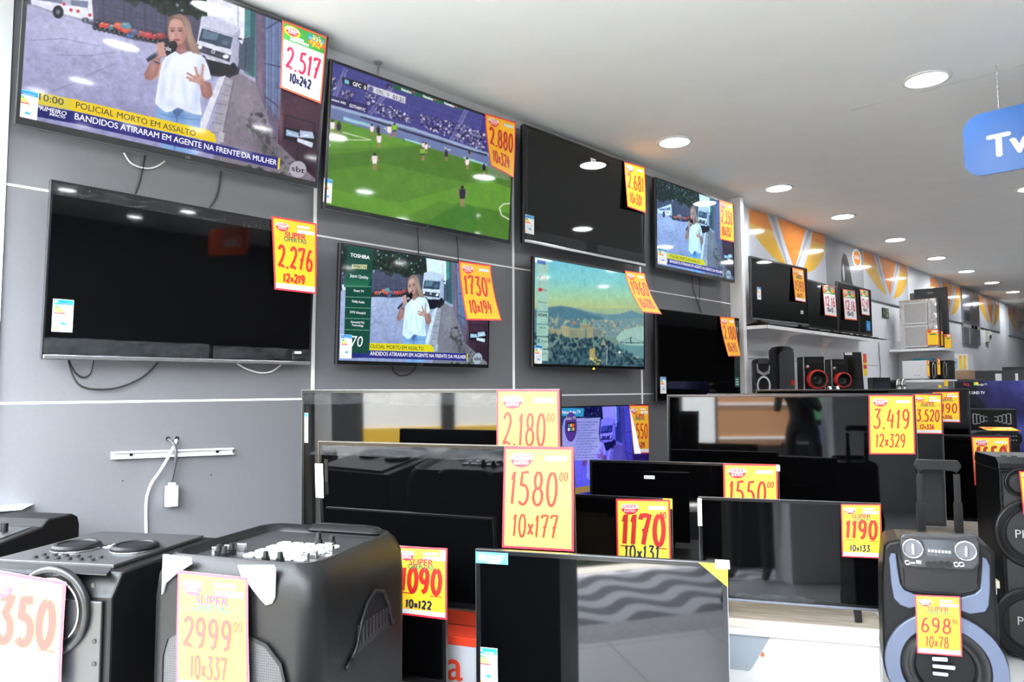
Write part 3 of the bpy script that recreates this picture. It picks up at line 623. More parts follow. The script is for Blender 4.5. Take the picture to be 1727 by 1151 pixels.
def news_picture(t):
    if 'img' not in NEWS:
        NEWS['img'] = paint_news(t); k = K1
        def add(st, bl, br, tl, m, bo=0.0, sh=0.0):
            u0, v0 = t.uv(bl[0]/k, bl[1]/k); u1, v1 = t.uv(br[0]/k, br[1]/k); _, v2 = t.uv(tl[0]/k, tl[1]/k)
            NEWS_TXT.append((st, u0, u1, (v0+v1)/2, v0-v2, m, bo, sh))
        add('10:00', (203, 522), (331, 545), (205, 486), T_D, .012); add('POLICIAL MORTO EM ASSALTO', (394, 566), (1018, 704), (398, 534), T_D, .008)
        add('BANDIDOS ATIRARAM EM AGENTE NA FRENTE DA MULHER', (388, 624), (1440, 856), (392, 592), T_W, .015)
        add('PRIMEIRO', (188, 566), (347, 602), (190, 544), T_W, .02, .15); add('IMPACTO', (258, 600), (340, 617), (260, 587), T_W, .03, .15)
        add('sbt', (1516, 890), (1586, 900), (1518, 862), T_D, .02); add('sbt', (862, 268), (892, 258), (862, 246), T_W)
    x0, x1, z0, z1 = t.scr
    return pic_mesh(NEWS['img'], x0, x1, z0, z1, .003, M_LIT)
def tint(img, mul, add=(0, 0, 0), gam=1.0): return np.clip((img**gam)*np.array(mul)+np.array(add)/255., 0, 1)
def news_variant(mul, add=(0, 0, 0), gam=1.0, over=None, step=2):
    def f(t):
        img = tint(NEWS['img'], mul, add, gam)[::step, ::step].copy()
        if over is not None:
            s = Pic(img.shape[1], img.shape[0]); s.a = np.repeat(np.repeat(img, 2, 0), 2, 1); over(s, t); img = s.fin()
        x0, x1, z0, z1 = t.scr
        return pic_mesh(img, x0, x1, z0, z1, .003, M_LIT)
    return f
def football_picture(t):
    K, ox, oy = 3.289, 530, 80
    s = Pic(340, 192, (70, 74, 150), lambda p: t.uv(p[0]/K+ox, p[1]/K+oy)); P, E, L = s.poly, s.ell, s.line
    P([(60, 40), (1200, 300), (1200, 760), (60, 400)], (66, 68, 142))
    for k in range(9): L([(80, 90+30*k), (1120, 395+32*k)], 4, (58, 58, 126))
    for (xa, ya, xb, yb) in ((180, 120, 110, 290), (450, 200, 310, 370), (850, 340, 750, 540)): L([(xa, ya), (xb, yb)], 24, (120, 122, 176)); L([(xa, ya), (xb, yb)], 10, (86, 88, 150))
    cr = [(36, 34, 70), (30, 28, 60), (150, 150, 190), (210, 210, 226), (48, 44, 84), (90, 86, 130)]
    for pg, n in (([(80, 100), (1100, 380), (1100, 600), (80, 290)], 900), ([(100, 170), (130, 170), (120, 240), (95, 240)], 16), ([(150, 230), (230, 250), (220, 290), (150, 280)], 22), ([(290, 250), (350, 270), (340, 330), (290, 310)], 20), ([(350, 310), (440, 330), (560, 400), (540, 420), (340, 370)], 60),
                  ([(580, 370), (700, 400), (790, 420), (760, 500), (600, 440)], 70), ([(800, 420), (950, 480), (950, 580), (780, 510)], 110), ([(400, 200), (440, 210), (430, 235), (400, 230)], 8)): s.blobs(pg, n if n > 500 else n*3, 4 if n > 500 else 5, [(56, 58, 128), (80, 82, 158), (50, 50, 116)] if n > 500 else cr, .6 if n > 500 else .95)
    P([(440, 205), (835, 325), (825, 352), (440, 232)], (34, 92, 70))
    P([(75, 262), (300, 320), (296, 362), (75, 318)], (44, 40, 96))
    P([(60, 310), (160, 335), (560, 450), (960, 580), (1120, 640), (1120, 720), (950, 655), (560, 540), (60, 405)], (104, 122, 170))
    P([(60, 308), (560, 448), (1120, 640), (1120, 654), (560, 464), (60, 324)], (150, 172, 206)); L([(260, 385), (560, 480), (960, 600)], 10, (44, 44, 70))
    for xa, xb, y in ((165, 315, 385), (505, 645, 505), (830, 960, 605)): P([(xa, y), (xb, y+42), (xb, y+60), (xa, y+18)], (150, 204, 222))
    P([(40, 385), (110, 398), (560, 530), (950, 655), (1130, 715), (1130, 1140), (40, 900)], (84, 136, 44))
    P([(40, 385), (420, 490), (560, 540), (260, 560), (40, 560)], (92, 150, 48)); P([(600, 545), (950, 660), (1120, 720), (1120, 800), (700, 720), (380, 640), (40, 690), (40, 600)], (74, 122, 38))
    P([(40, 770), (480, 860), (960, 730), (1130, 800), (1130, 960), (700, 850), (420, 980), (40, 900)], (92, 150, 46)); P([(560, 1010), (800, 860), (1130, 930), (1130, 1140)], (70, 124, 34))
    L([(80, 512), (320, 514), (160, 470)], 5, (206, 220, 200)); L([(1090, 865), (1050, 868), (1028, 890), (1040, 930), (1085, 955)], 6, (220, 230, 216)); L([(72, 528), (92, 540), (75, 560)], 5, (220, 230, 216)); L([(392, 446), (412, 466)], 6, (220, 226, 226)); L([(724, 552), (740, 570), (760, 568)], 5, (220, 226, 226))
    def man(x, y, hgt, top, leg=(40, 44, 60), skin=(150, 120, 100)):
        w = hgt*.13; L([(x-w*.4, y), (x-w*.2, y-hgt*.4)], w*.7, skin); L([(x+w*.6, y), (x+w*.2, y-hgt*.4)], w*.7, skin); P([(x-w, y-hgt*.38), (x+w, y-hgt*.38), (x+w*.8, y-hgt*.5), (x-w*.8, y-hgt*.5)], leg)
        P([(x-w, y-hgt*.48), (x+w, y-hgt*.48), (x+w*1.3, y-hgt*.82), (x-w*1.3, y-hgt*.82)], top); L([(x-w*1.3, y-hgt*.78), (x-w*1.7, y-hgt*.5)], w*.5, skin); L([(x+w*1.3, y-hgt*.78), (x+w*1.7, y-hgt*.5)], w*.5, skin); E(x, y-hgt*.91, w*.7, hgt*.09, (60, 44, 40))
    wh, dk, gr = (232, 228, 238), (34, 36, 60), (110, 200, 40)
    for (x, y, hh, c) in ((105, 485, 85, wh), (140, 492, 80, dk), (323, 495, 70, wh), (358, 500, 66, dk), (362, 560, 84, wh), (338, 680, 96, wh), (420, 505, 80, wh), (448, 495, 76, gr), (604, 628, 80, gr), (622, 588, 62, wh), (606, 572, 50, wh), (734, 630, 64, dk), (850, 678, 68, wh), (943, 708, 64, dk), (862, 606, 40, dk), (823, 882, 116, dk)):
        man(x, y, hh, c, wh if c == wh else (30, 32, 48))
    P([(160, 166), (300, 206), (297, 241), (158, 202)], (30, 30, 40)); P([(298, 206), (510, 276), (508, 314), (296, 240)], (206, 210, 226)); E(316, 234, 15, 17, (90, 96, 150)); P([(172, 178), (196, 186), (195, 208), (171, 200)], (110, 190, 220))
    P([(964, 656), (1084, 700), (1078, 740), (962, 702)], (120, 140, 120), .7)
    s.grain(.022, 24, 4); s.noise(.022, 1); s.blur(1); s.a *= np.array([.98, .95, .94])
    x0, x1, z0, z1 = t.scr
    return pic_mesh(s.fin(), x0, x1, z0, z1, .003, M_LIT)
def football_text(t):
    out = []; o = (530, 80)
    def C(st, bl, br, tl, m, b=.02, sh=0): mb = MB(); out.append(mb); caption(mb, t, st, bl, br, tl, m, .0022, b, 3.289, sh, o)
    C('GFC  0', (215, 214), (288, 232), (217, 192), T_W); C('ORL   0', (346, 248), (415, 272), (348, 230), T_G, .01); C('01:21', (436, 286), (496, 300), (438, 264), T_D, .02)
    for a, y in ((484, 240), (604, 278), (722, 316)): C('Heineken', (a, y), (a+56, y+16), (a, y-16), T_W, .02)
    C('united XIIS', (92, 295), (176, 314), (92, 282), T_W, .01); C('GOTHAM FC', (196, 334), (286, 352), (198, 316), T_W, .01, .2)
    for a, y in ((553, 246), (672, 288), (790, 328)):
        mb = MB(); out.append(mb); p = t.loc(a/3.289+530, y/3.289+80); mb.add([(p[0]+.009*(1 if k % 2 == 0 else .45)*math.sin(k*math.pi/5), .0022, p[1]+.009*(1 if k % 2 == 0 else .45)*math.cos(k*math.pi/5)) for k in range(10)], [tuple(range(10))[::-1]], emis('star_red', rgb(200, 40, 50)))
    return out
def city_picture(t):
    K, ox, oy = 4.3175, 870, 420
    s = Pic(240, 136, (90, 160, 176), lambda p: t.uv(p[0]/K+ox, p[1]/K+oy)); P, E, L = s.poly, s.ell, s.line
    for (y0, y1, c0, c1) in ((50, 220, (104, 186, 206), (122, 196, 198)), (220, 330, (122, 196, 198), (150, 196, 160)), (330, 420, (150, 196, 160), (172, 186, 130)), (420, 900, (150, 176, 140), (60, 90, 110))):
        for k in range(20):
            q = k/20; a = y0+(y1-y0)*q; b = a+(y1-y0)/20+2; P([(100, a), (1000, a+18), (1000, b+18), (100, b)], [c0[i]*(1-q)+c1[i]*q for i in range(3)])
    P([(130, 440), (240, 424), (330, 414), (420, 426), (540, 460), (660, 478), (760, 474), (840, 448), (900, 470), (960, 490), (960, 640), (130, 640)], (96, 136, 150))
    P([(130, 450), (240, 430), (330, 420), (430, 436), (560, 480), (640, 500), (640, 640), (130, 640)], (78, 118, 134)); P([(560, 520), (960, 500), (960, 640), (560, 640)], (110, 144, 150))
    s.blobs([(240, 500), (600, 520), (940, 540), (940, 600), (600, 640), (240, 620)], 240, 9, [(150, 160, 140), (96, 120, 124), (176, 170, 140), (120, 136, 130)], .8)
    P([(940, 560), (850, 574), (770, 600), (730, 650), (760, 690), (860, 710), (950, 720)], (150, 186, 176)); P([(950, 705), (760, 700), (700, 690), (780, 760), (950, 800)], (96, 140, 146))
    L([(760, 682), (950, 684)], 6, (52, 74, 90)); L([(838, 640), (838, 690)], 8, (60, 84, 96)); L([(760, 680), (838, 645), (950, 682)], 2, (52, 74, 90))
    for (x, y, w, hh, c) in ((250, 580, 70, 60, (150, 150, 120)), (330, 560, 60, 90, (168, 166, 130)), (390, 575, 120, 70, (140, 150, 126)), (520, 565, 50, 80, (164, 162, 124)), (560, 580, 60, 60, (120, 136, 130)), (470, 540, 70, 40, (150, 150, 124))):
        P([(x, y), (x+w, y+4), (x+w, y+hh), (x, y+hh)], c)
        for k in range(int(w/12)): L([(x+6+12*k, y+14), (x+6+12*k, y+hh-6)], 3, [q*.7 for q in c])
    E(503, 528, 16, 18, (110, 170, 140)); L([(503, 500), (503, 545)], 5, (120, 150, 130)); P([(410, 545), (430, 530), (450, 545)], (190, 110, 70)); L([(310, 470), (312, 530)], 4, (150, 160, 150))
    s.blobs([(130, 620), (330, 620), (470, 660), (620, 640), (720, 700), (950, 820), (950, 880), (130, 880)], 700, 12, [(34, 58, 74), (44, 74, 88), (26, 44, 60), (60, 92, 100)], .85)
    P([(540, 730), (580, 715), (580, 800), (540, 800)], (166, 150, 96)); s.blobs([(540, 790), (620, 790), (610, 840), (550, 840)], 20, 8, [(220, 200, 120), (150, 140, 90)]); L([(668, 700), (664, 840)], 5, (170, 176, 170)); P([(620, 700), (640, 650), (660, 700)], (150, 150, 130)); E(756, 752, 8, 10, (240, 230, 200))
    for k in range(8):
        y = 100+90*k; P([(156, y), (240, y+3), (238, y+86), (155, y+84)], (150, 190, 176))
    P([(136, 68), (270, 86), (270, 100), (136, 84)], (226, 240, 244), .8)
    E(182, 298, 16, 13, (190, 40, 50)); P([(163, 655), (178, 655), (178, 685), (163, 685)], (50, 120, 130))
    P([(140, 75), (222, 92), (222, 118), (140, 104)], (58, 96, 170)); P([(140, 75), (160, 79), (160, 104), (140, 102)], (236, 240, 246))
    s.grain(.022, 10, 3); s.noise(.016, 1); s.blur(1)
    x0, x1, z0, z1 = t.scr
    return pic_mesh(s.fin(), x0, x1, z0, z1, .003, M_LIT)
def city_text(t):
    out = []; o = (870, 420); NR = emis('caption_netflix_red', rgb(150, 60, 70))
    def C(st, a, b, y, hh, m, bo=.01): mb = MB(); out.append(mb); caption(mb, t, st, (a, y), (b, y), (a, y-hh), m, .0022, bo, 4.3175, 0, o)
    C('NETFLIX', 170, 228, 218, 24, NR); C('YouTube', 194, 230, 305, 14, T_G); C('Dolby Audio', 164, 230, 394, 10, T_G); C('HDMI', 162, 228, 492, 20, T_D, .03); C('Wi-Fi', 174, 216, 582, 14, T_G); C('Google', 188, 228, 680, 16, T_G); C('DTS', 190, 226, 770, 12, T_G)
    return out
def toshiba_panel(s, t):
    K, ox, oy = 4.603, 550, 400; old = s.tf; s.tf = lambda p: t.uv(p[0]/K+ox, p[1]/K+oy)
    s.poly([(166, 60), (370, 85), (338, 905), (140, 895)], (20, 72, 58))
    for k in range(10): s.poly([(159-2.1*k*.9, 280+10*k), (362-.39*10*k, 285+10*k), (362-.39*10*k, 300+10*k), (159-2.1*k*.9, 300+10*k)], (24+2*k, 80+3*k, 64+2*k))
    for y in (378, 462, 545, 628, 716): s.poly([(160-(y-280)*.03, y), (352-(y-380)*.035, y+6), (352-(y-380)*.035, y+10), (160-(y-280)*.03, y+4)], (120, 176, 150))
    s.poly([(205, 212), (322, 216), (320, 252), (203, 246)], (190, 196, 150)); s.tf = old
def toshiba_text(t):
    out = news_text(t, False, t.uv(344/4.603+550, 585)[0]); o = (550, 400)
    def C(st, a, b, y, hh, m=T_W, bo=.01, sh=0): mb = MB(); out.append(mb); caption(mb, t, st, (a, y), (b, y+(b-a)*.03), (a, y-hh), m, .0020, bo, 4.603, sh, o)
    C('TOSHIBA', 190, 340, 160, 28, T_W, .03); C('SMART TV', 210, 316, 240, 20, T_D, .02); C('Japan Quality', 186, 330, 315, 24); C('Smart TV', 216, 296, 426, 18, T_W, .02); C('Dolby Audio', 203, 300, 510, 18, T_W, .02); C('DTS Virtual:X', 188, 310, 594, 18, T_W, .02); C('Essential PQ', 195, 298, 668, 16, T_W, .02); C('Technology', 200, 292, 692, 16, T_W, .02)
    C('70', 196, 285, 850, 84, T_W, -.01, .15)
    return out
def roku_over(s, t):
    K, ox, oy = 3.712, 920, 650; s.tf = lambda p: t.uv(p[0]/K+ox, p[1]/K+oy)
    s.poly([(-300, 130), (90, 140), (245, 148), (240, 200), (60, 195), (-300, 190)], (44, 140, 190)); s.poly([(-300, 190), (130, 200), (110, 420), (-300, 420)], (40, 70, 150), .7)
    s.poly([(120, 212), (345, 205), (335, 300), (345, 380), (300, 470), (60, 470)], (150, 156, 226), .92)
    for k in range(14): s.poly([(200-k, 232+17*k), (330-(k % 3)*20, 229+17*k), (330-(k % 3)*20, 234+17*k), (200-k, 237+17*k)], (90, 96, 176), .9)
def loft(mb, rings, m, smooth=True, cap0=True, cap1=True):
    n = len(rings[0][0]); vs = []; fs = []
    for pts, z in rings: vs += [(p[0], p[1], z) for p in pts]
    for i in range(len(rings)-1):
        for k in range(n): fs.append((i*n+k, i*n+(k+1) % n, (i+1)*n+(k+1) % n, (i+1)*n+k))
    mb.add(vs, fs, m, smooth)
    if cap0: mb.add([vs[k] for k in range(n)], [tuple(range(n))[::-1]], m)
    if cap1: mb.add([vs[(len(rings)-1)*n+k] for k in range(n)], [tuple(range(n))], m)
# ------------------------------------------------------------------ the shop: floor, walls, ceiling
M_GREY = mat('grey_panel', (0.112, 0.113, 0.121), rough=0.42, noise=(60, .06))
M_WALLW = mat('white_wall', (0.78, 0.80, 0.84), rough=0.35, noise=(8, .03))
M_CEIL = mat('ceiling_plaster', (0.89, 0.88, 0.86), rough=0.7, noise=(5, .05))
def tile_mat():
    m = bpy.data.materials.new('floor_tile'); m.use_nodes = True; nt = m.node_tree; b = nt.nodes['Principled BSDF']
    tc = nt.nodes.new('ShaderNodeTexCoord'); br = nt.nodes.new('ShaderNodeTexBrick'); br.offset = 0
    br.inputs['Scale'].default_value = 1.0; br.inputs['Brick Width'].default_value = .6; br.inputs['Row Height'].default_value = .6; br.inputs['Mortar Size'].default_value = .003
    br.inputs['Color1'].default_value = (.66, .67, .68, 1); br.inputs['Color2'].default_value = (.70, .70, .71, 1); br.inputs['Mortar'].default_value = (.2, .2, .2, 1)
    nt.links.new(tc.outputs['Object'], br.inputs['Vector']); nt.links.new(br.outputs['Color'], b.inputs['Base Color']); b.inputs['Roughness'].default_value = .22
    return m
Y0, Y1, X1 = -0.05, 22.0, 9.5
def slab(name, x0, x1, y0, y1, z0, z1, m):
    s = MB(); s.box(x0, x1, y0, y1, z0, z1, m); return struct(s.build(name))
slab('floor', -.3, X1, Y0, Y1, -.12, 0, tile_mat())
slab('ceiling', -.3, X1, Y0-.25, Y1, CEIL, CEIL+.2, M_CEIL)
slab('wall_left', -.3, -.021, Y0, Y1, 0, CEIL, M_WALLW)
slab('wall_right', X1, X1+.2, Y0, Y1, 0, CEIL, mat('wall_dim', (.10, .10, .11), rough=.6))
slab('wall_back', -.3, X1, Y1, Y1+.2, 0, CEIL, M_WALLW)
slab('wall_daylight_baffle', -.3, 3.75, Y0-.25, Y0, 2.42, CEIL, M_WALLW)  # unseen drop over the door, added to hold back sky light deeper inside
slab('wall_front', 3.75, X1, Y0-.25, Y0, 0, CEIL, M_WALLW)
slab('wall_facade', -3, X1+3, Y0-.25, Y0, CEIL+.2, 3.5, M_WALLW)
slab('wall_pillar', -.3, .012, Y0, .486, 0, CEIL, mat('pillar_white', (.85, .85, .85), rough=.4))
slab('wall_left_panels', -.021, 0, .49, 5.70, 0, 3.045, M_GREY)
slab('trim_1', -.021, .004, .49, 5.70, 3.047, CEIL, M_WHITE)
slab('wall_left_white', -.021, 0, 5.76, Y1, 0, CEIL, M_WALLW)
slab('wall_panel_end', -.021, .115, 5.702, 5.758, 0, CEIL-.005, M_WHITE)
M_LINE = mat('white_joint', (.88, .88, .88), rough=.4)
for k, y in enumerate((1.693, 3.021, 4.348)): slab('trim_%d' % (k+2), -.01, .0025, y-.0085, y+.0085, 0, 3.045, M_LINE)
for k, z in enumerate((.629, 1.4003, 2.1712)): slab('trim_%d' % (k+5), -.01, .002, .49, 5.70, z-.0042, z+.0042, M_LINE)
slab('trim_8', 1.5, 9.0, 4.391, 4.3935, CEIL-.0012, CEIL+.01, mat('ceiling_joint', (.42, .42, .42)))
# black edging strip and joints of the white wall boards
M_DKTRIM = mat('dark_trim', (.03, .035, .04), rough=.4)
slab('trim_9', -.001, .012, 6.05, 6.2, 2.495, 2.512, M_DKTRIM); slab('trim_10', -.001, .012, 7.4, 10.6, 2.495, 2.512, M_DKTRIM); slab('trim_11', -.001, .012, 11.8, 16.3, 2.47, 2.487, M_DKTRIM); slab('trim_12', -.001, .012, 17.1, 21.5, 2.45, 2.467, M_DKTRIM)
slab('trim_13', -.001, .0015, 5.76, 9.4, 1.70, 1.704, M_DKTRIM)
for k, y in enumerate((6.68, 7.66)): slab('trim_%d' % (14+k), -.001, .014, y-.014, y+.014, 1.3, 1.98, M_WHITE)

# ------------------------------------------------------------------ downlights
M_LAMP = mat('lamp_diffuser', (.9, .9, .9), emit=(.94, .975, 1.0), es=LAMP)
M_RINGW = mat('lamp_ring', (.8, .8, .8), rough=.3)
LAMPS = []
ORD = 'first second third fourth fifth sixth seventh eighth ninth tenth eleventh twelfth'.split()
ROWS = [(.465, [1.25, 4.10, 5.69, 7.10, 8.66, 10.3, 11.8, 13.4, 15.0, 16.6], 'row closest to the TV wall'),
        (1.95, [1.25, 2.72, 4.22, 5.72, 7.22, 8.72, 10.3, 11.8], 'second row from the TV wall'), (3.93, [1.46, 3.0, 4.2, 5.74, 7.2, 8.7, 10.3], 'third row from the TV wall'),
        (5.4, [1.4, 2.9, 4.3, 5.7, 7.0, 8.7, 10.3], 'fourth row from the TV wall'), (6.8, [2.58, 4.0, 5.5, 7.2, 8.7], 'fifth row from the TV wall'), (8.3, [2.4, 3.9, 5.4, 7.2], 'sixth row from the TV wall')]
proto = None
for X, ys, row in ROWS:
    for i, y in enumerate(ys):
        lb = 'round recessed ceiling downlight, %s from the shopfront in the %s' % (ORD[i], row)
        if proto is None:
            e = empty('downlight', (X, y, CEIL), lb, 'ceiling light', 'recessed downlights')
            s = MB(); s.lathe([(.094, -.004), (.096, -.010), (.118, -.007), (.120, -.001), (.094, -.001)], M_RINGW, 'z', 32); s.build('trim_ring', e)
            s = MB(); s.lathe([(.0001, -.005), (.094, -.005)], M_LAMP, 'z', 32, smooth=False); s.build('diffuser', e); proto = e
        else:
            e = proto.copy(); COL.objects.link(e); e.location = (X, y, CEIL); e['label'] = lb
            for ch in proto.children:
                q = ch.copy(); COL.objects.link(q); q.parent = e

# ------------------------------------------------------------------ TVs on the grey wall
GW = 'televisions mounted on the grey wall'
t1 = make_tv('large lit TV showing a news reporter, first in the upper wall row by the pillar', (.11, 1.078, 2.720), 1.163, .694, -.6, 6.8, GW, (.011, .011, .011, .026), .03, .03, news_picture, energy=((29, 148), (62, 208)), bracket=.10, logo='LG', bez_m=mat('bezel_grey', (.012, .012, .013), rough=.25, metal=.2))
[q.build('caption_lettering', t1.screen) for q in news_text(t1)]
t2 = make_tv('lit TV showing a football match on a green pitch, second in the upper wall row', (.11, 2.297, 2.635), 1.204, .699, -.8, 3.9, GW, (.010, .010, .010, .020), .03, .03, football_picture, energy=((547, 300), (559, 343)), bracket=.10, logo='LG')
[q.build('caption_lettering', t2.screen) for q in football_text(t2)]
t3 = make_tv('switched-off black TV, third in the upper wall row, white barcode at its top', (.11, 3.628, 2.670), 1.235, .718, -.6, .3, GW, (.010, .010, .010, .022), .03, .03, None, energy=((885, 361), (901, 396)), bracket=.10, chin=(.018, M_SILV),
             film=[(-.6, -.04, .026, .085), (.08, .6, .026, .085), (-.6, -.585, .1, .68), (.57, .6, .1, .38)], stickers=[(1001, 271, .05, .026, M_PAPER)])
t4 = make_tv('lit TV showing the news reporter at small size, last in the upper wall row', (.11, 4.990, 2.664), 1.153, .670, -.8, .5, GW, (.014, .010, .010, .022), .03, .03, news_variant((.92, 1.05, 1.10), (-6, 4, 8), 1.05), energy=((1110, 418), (1125, 447)), bracket=.10, logo='LG')
[q.build('caption_lettering', t4.screen) for q in news_text(t4)]
t5 = make_tv('switched-off black TV with silver lower edge, first in the lower wall row', (.11, 1.115, 1.867), 1.043, .626, 1.9, 3.0, GW, (.006, .006, .006, .012), .03, .03, None, energy=((90, 504), (122, 561)), bracket=.10, chin=(.015, M_SILV),
             film=[(-.518, .06, .016, .075), (.075, .518, .016, .07), (-.518, .5, .575, .618)], stickers=[(503, 595, .032, .010, M_PAPER)])
t6 = make_tv('lit TV with a green panel beside the reporter, second in the lower wall row', (.11, 2.242, 1.843), .971, .567, .8, 1.9, GW, (.008, .008, .007, .018), .03, .03, news_variant((.95, 1.06, 1.06), (0, 0, 0), 1.0, toshiba_panel, 1), energy=((575, 564), (593, 605)), bracket=.10, logo='TOSHIBA')
[q.build('caption_lettering', t6.screen) for q in toshiba_text(t6)]
t7 = make_tv('lit TV showing a teal city landscape, third in the lower wall row', (.11, 3.658, 1.907), 1.139, .665, -.6, 1.2, GW, (.008, .008, .007, .018), .03, .03, city_picture, energy=((902, 582), (914, 615)), bracket=.10, led=True, stickers=[(1076, 603, .034, .013, M_PAPER)])
[q.build('caption_lettering', t7.screen) for q in city_text(t7)]
t8 = make_tv('switched-off black TV, last in the lower wall row beside the white panel end', (.11, 5.000, 1.686), 1.165, .677, -2.4, .4, GW, (.006, .006, .006, .012), .03, .03, None, energy=((1114, 636), (1124, 664)), bracket=.10,
             film=[(-.58, -.565, .1, .58)])
s = MB(); a, b_ = .50, .577
s.box(a, b_, .0008, .0026, .10, .66, mat('feature_strip', (.02, .035, .03), rough=.3)); s.box(a+.01, b_-.01, .0004, .0008, .11, .18, mat('strip_green', (.03, .16, .11)))
s.text('71', lambda p: (a+.01+p[0], .0004, .56+p[1]), M_PAPER, size=.06)
for k in range(3): s.box(a+.012, b_-.02, .0002, .0004, .12+.02*k, .126+.02*k, M_PAPER)
s.build('feature_sticker', t8.root)
t9 = make_tv('lit TV with round purple badge, low on the wall under the city picture TV', (.11, 3.70, 1.017), 1.10, .625, -.6, 1.0, GW, (.010, .008, .007, .018), .03, .03, news_variant((.62, .60, 1.0), (0, 0, 40), 1.1, roku_over), bracket=.10)
s = MB()
def RK(st, a, b_, y, hh, m, bo=.01): caption(s, t9, st, (a, y), (b_, y), (a, y-hh), m, .0022, bo, 3.712, 0, (920, 650))
RK('Philco Roku TV', 100, 222, 178, 20, T_W); s.build('caption_lettering', t9.screen)
s = MB(); ca, cz = t9.loc(963, 720.5); pu = mat('badge_purple', rgb(70, 40, 130), rough=.4)
s.add([(ca+.058*math.cos(q), .0009, cz+.092*math.sin(q)) for q in np.linspace(0, 2*math.pi, 33)[:-1]], [tuple(range(32))], pu)
s.box(ca-.038, ca+.038, .0004, .0008, cz-.03, cz+.03, M_BLK)
for k in range(3):
    for j in range(2): s.box(ca-.03+k*.022, ca-.012+k*.022, .0001, .0004, cz-.024+j*.024, cz-.005+j*.024, [M_PAPER, M_LBLUE, M_ORG, M_REDO][(k+j) % 4])
s.text('Roku TV', lambda p: (ca+p[0], .0003, cz+.045+p[1]), M_PAPER, size=.026, bold=.01, align='CENTER'); s.build('round_badge', t9.root)

GC1 = 'price cards on the wall televisions'
card('white price card with green header reading 2517, on the large news TV', t1.F, (476.2, 34), (550.8, 62), (472.5, 147.8), (541.2, 175), 'C', '2.517', '10x242', cents='', group=GC1)
card('yellow price card reading 2880 with a curled foot, on the football TV', t2.F, (818.2, 191), (870, 206.2), (828, 280), (866, 300.4), 'B', '2.880', '10x324', cents='', free=True, group=GC1)
card('yellow price card reading 2681, on the dark TV in the upper wall row', t3.F, (1052.7, 272.5), (1087.3, 282), (1058.3, 349), (1088, 360), 'B', '2.681', '10x301', cents='', free=True, group=GC1)
card('yellow price card reading 2350, on the last TV of the upper wall row', t4.F, (1212.8, 336.7), (1236, 343.6), (1214, 404), (1237.9, 409.2), 'B', '2.350', '10x252', cents='', group=GC1)
card('yellow price card reading 2276, on the dark TV starting the lower wall row', t5.F, (457.8, 364.3), (533.9, 377.1), (463, 488.4), (533.2, 496.3), 'A', '2.276', '12x219', cents='', group=GC1)
card('yellow price card reading 1730, swinging out from the green panel TV', t6.F, (773.8, 440.2), (828, 447.8), (786.8, 540), (846.5, 541.2), 'B', '1730', '10x194', cents='00', free=True, group=GC1)
card('yellow price card reading 1960, swinging far out from the city landscape TV', t7.F, (1053.7, 456.6), (1087.7, 461.2), (1084.2, 527), (1116.7, 530.5), 'B', '1960', '10x220', cents='', free=True, group=GC1)
card('yellow price card reading 2180, on the last dark TV beside the white panel end', t8.F, (1214, 534), (1238.7, 535.8), (1228.5, 601.8), (1249.9, 601.4), 'B', '2.180', '10x245', cents='', free=True, group=GC1)
card('narrow yellow price card with curled white edge, on the purple badge TV', t9.F, (1061.4, 683.4), (1093.8, 683.4), (1069, 765.8), (1088, 764.5), 'A', '1550', '10x219', cents='', free=True, fold=True, group=GC1)

# ------------------------------------------------------------------ cords, rail and plug on the grey wall
def cord(label, pts, r=.0035, m=None, X=.012, group='loose cords on the grey wall', name='power_cord'):
    s = MB(); P = smooth_path([onx(p[0], p[1], p[2] if len(p) > 2 else X) for p in pts]); s.tube(P, r, m or M_CORD)
    o = min(P, key=lambda q: q.z); return tag(s.build(name, origin=o), label, 'cord', group)
cord('black cord hanging straight below the news TV, beside the white loop', [(245, 262), (241, 285), (236, 308), (228, 330)])
cord('black cord bending below the right half of the news TV', [(373, 290), (370, 315), (364, 335), (352, 352)])
cord('white cord looped under the lower edge of the news TV', [(209, 258), (222, 276), (246, 284), (264, 281), (278, 272)], m=M_CORDW)
cord('short black cord loop under the dark TV at the start of the lower row', [(116, 608), (126, 628), (140, 637), (152, 630), (157, 608)])
cord('long black cord sagging under the dark TV at the start of the lower row', [(114, 608), (122, 632), (134, 650), (160, 657), (200, 654), (240, 637), (268, 610)], X=.016)
cord('white cord sagging under the right half of the dark lower row TV', [(398, 612), (415, 622), (438, 629), (458, 627), (474, 616)], m=M_CORDW)
cord('thin black cord running down from the left half of the football TV', [(703, 382), (705, 400), (706, 430)], r=.0028)
cord('thin black cord running down from the right half of the football TV', [(770, 398), (772, 420), (773, 445)], r=.0028)
cord('black cord loop under the TV with the green panel', [(660, 615), (664, 627), (676, 634), (692, 630), (703, 618)])
cord('black cord hanging slack below the last upper row TV', [(1168, 462), (1168, 482), (1176, 510), (1181, 527)], r=.003)
cord('black cord hanging straight below the last upper row TV and crossing the slack one', [(1180, 468), (1180, 495), (1179, 512), (1184, 529)], r=.003, X=.02)
cord('white cable running down the grey wall past the metal rail', [(298, 742, .004), (294, 752, .02), (286, 768, .036), (270, 795, .03), (256, 815, .02), (248, 838, .014), (246, 865, .012), (247, 905, .012)], r=.0055, m=M_CORDW)
cord('short dark cable ending in the white connector', [(283.5, 741, .004), (292, 748, .028), (297, 765, .048), (294, 790, .03), (287, 820, .016)], r=.0055, m=mat('cord_grey', (.05, .05, .055), rough=.5))
P = onx(287, 832, .012)
s = MB(); s.box(-.002, .03, -.020, .020, -.05, .03, M_WPL); s.box(.005, .025, -.011, .011, .03, .042, M_WPL)
for q in (-.007, .007): s.box(.008, .02, q-.002, q+.002, -.0505, -.049, M_BLK)
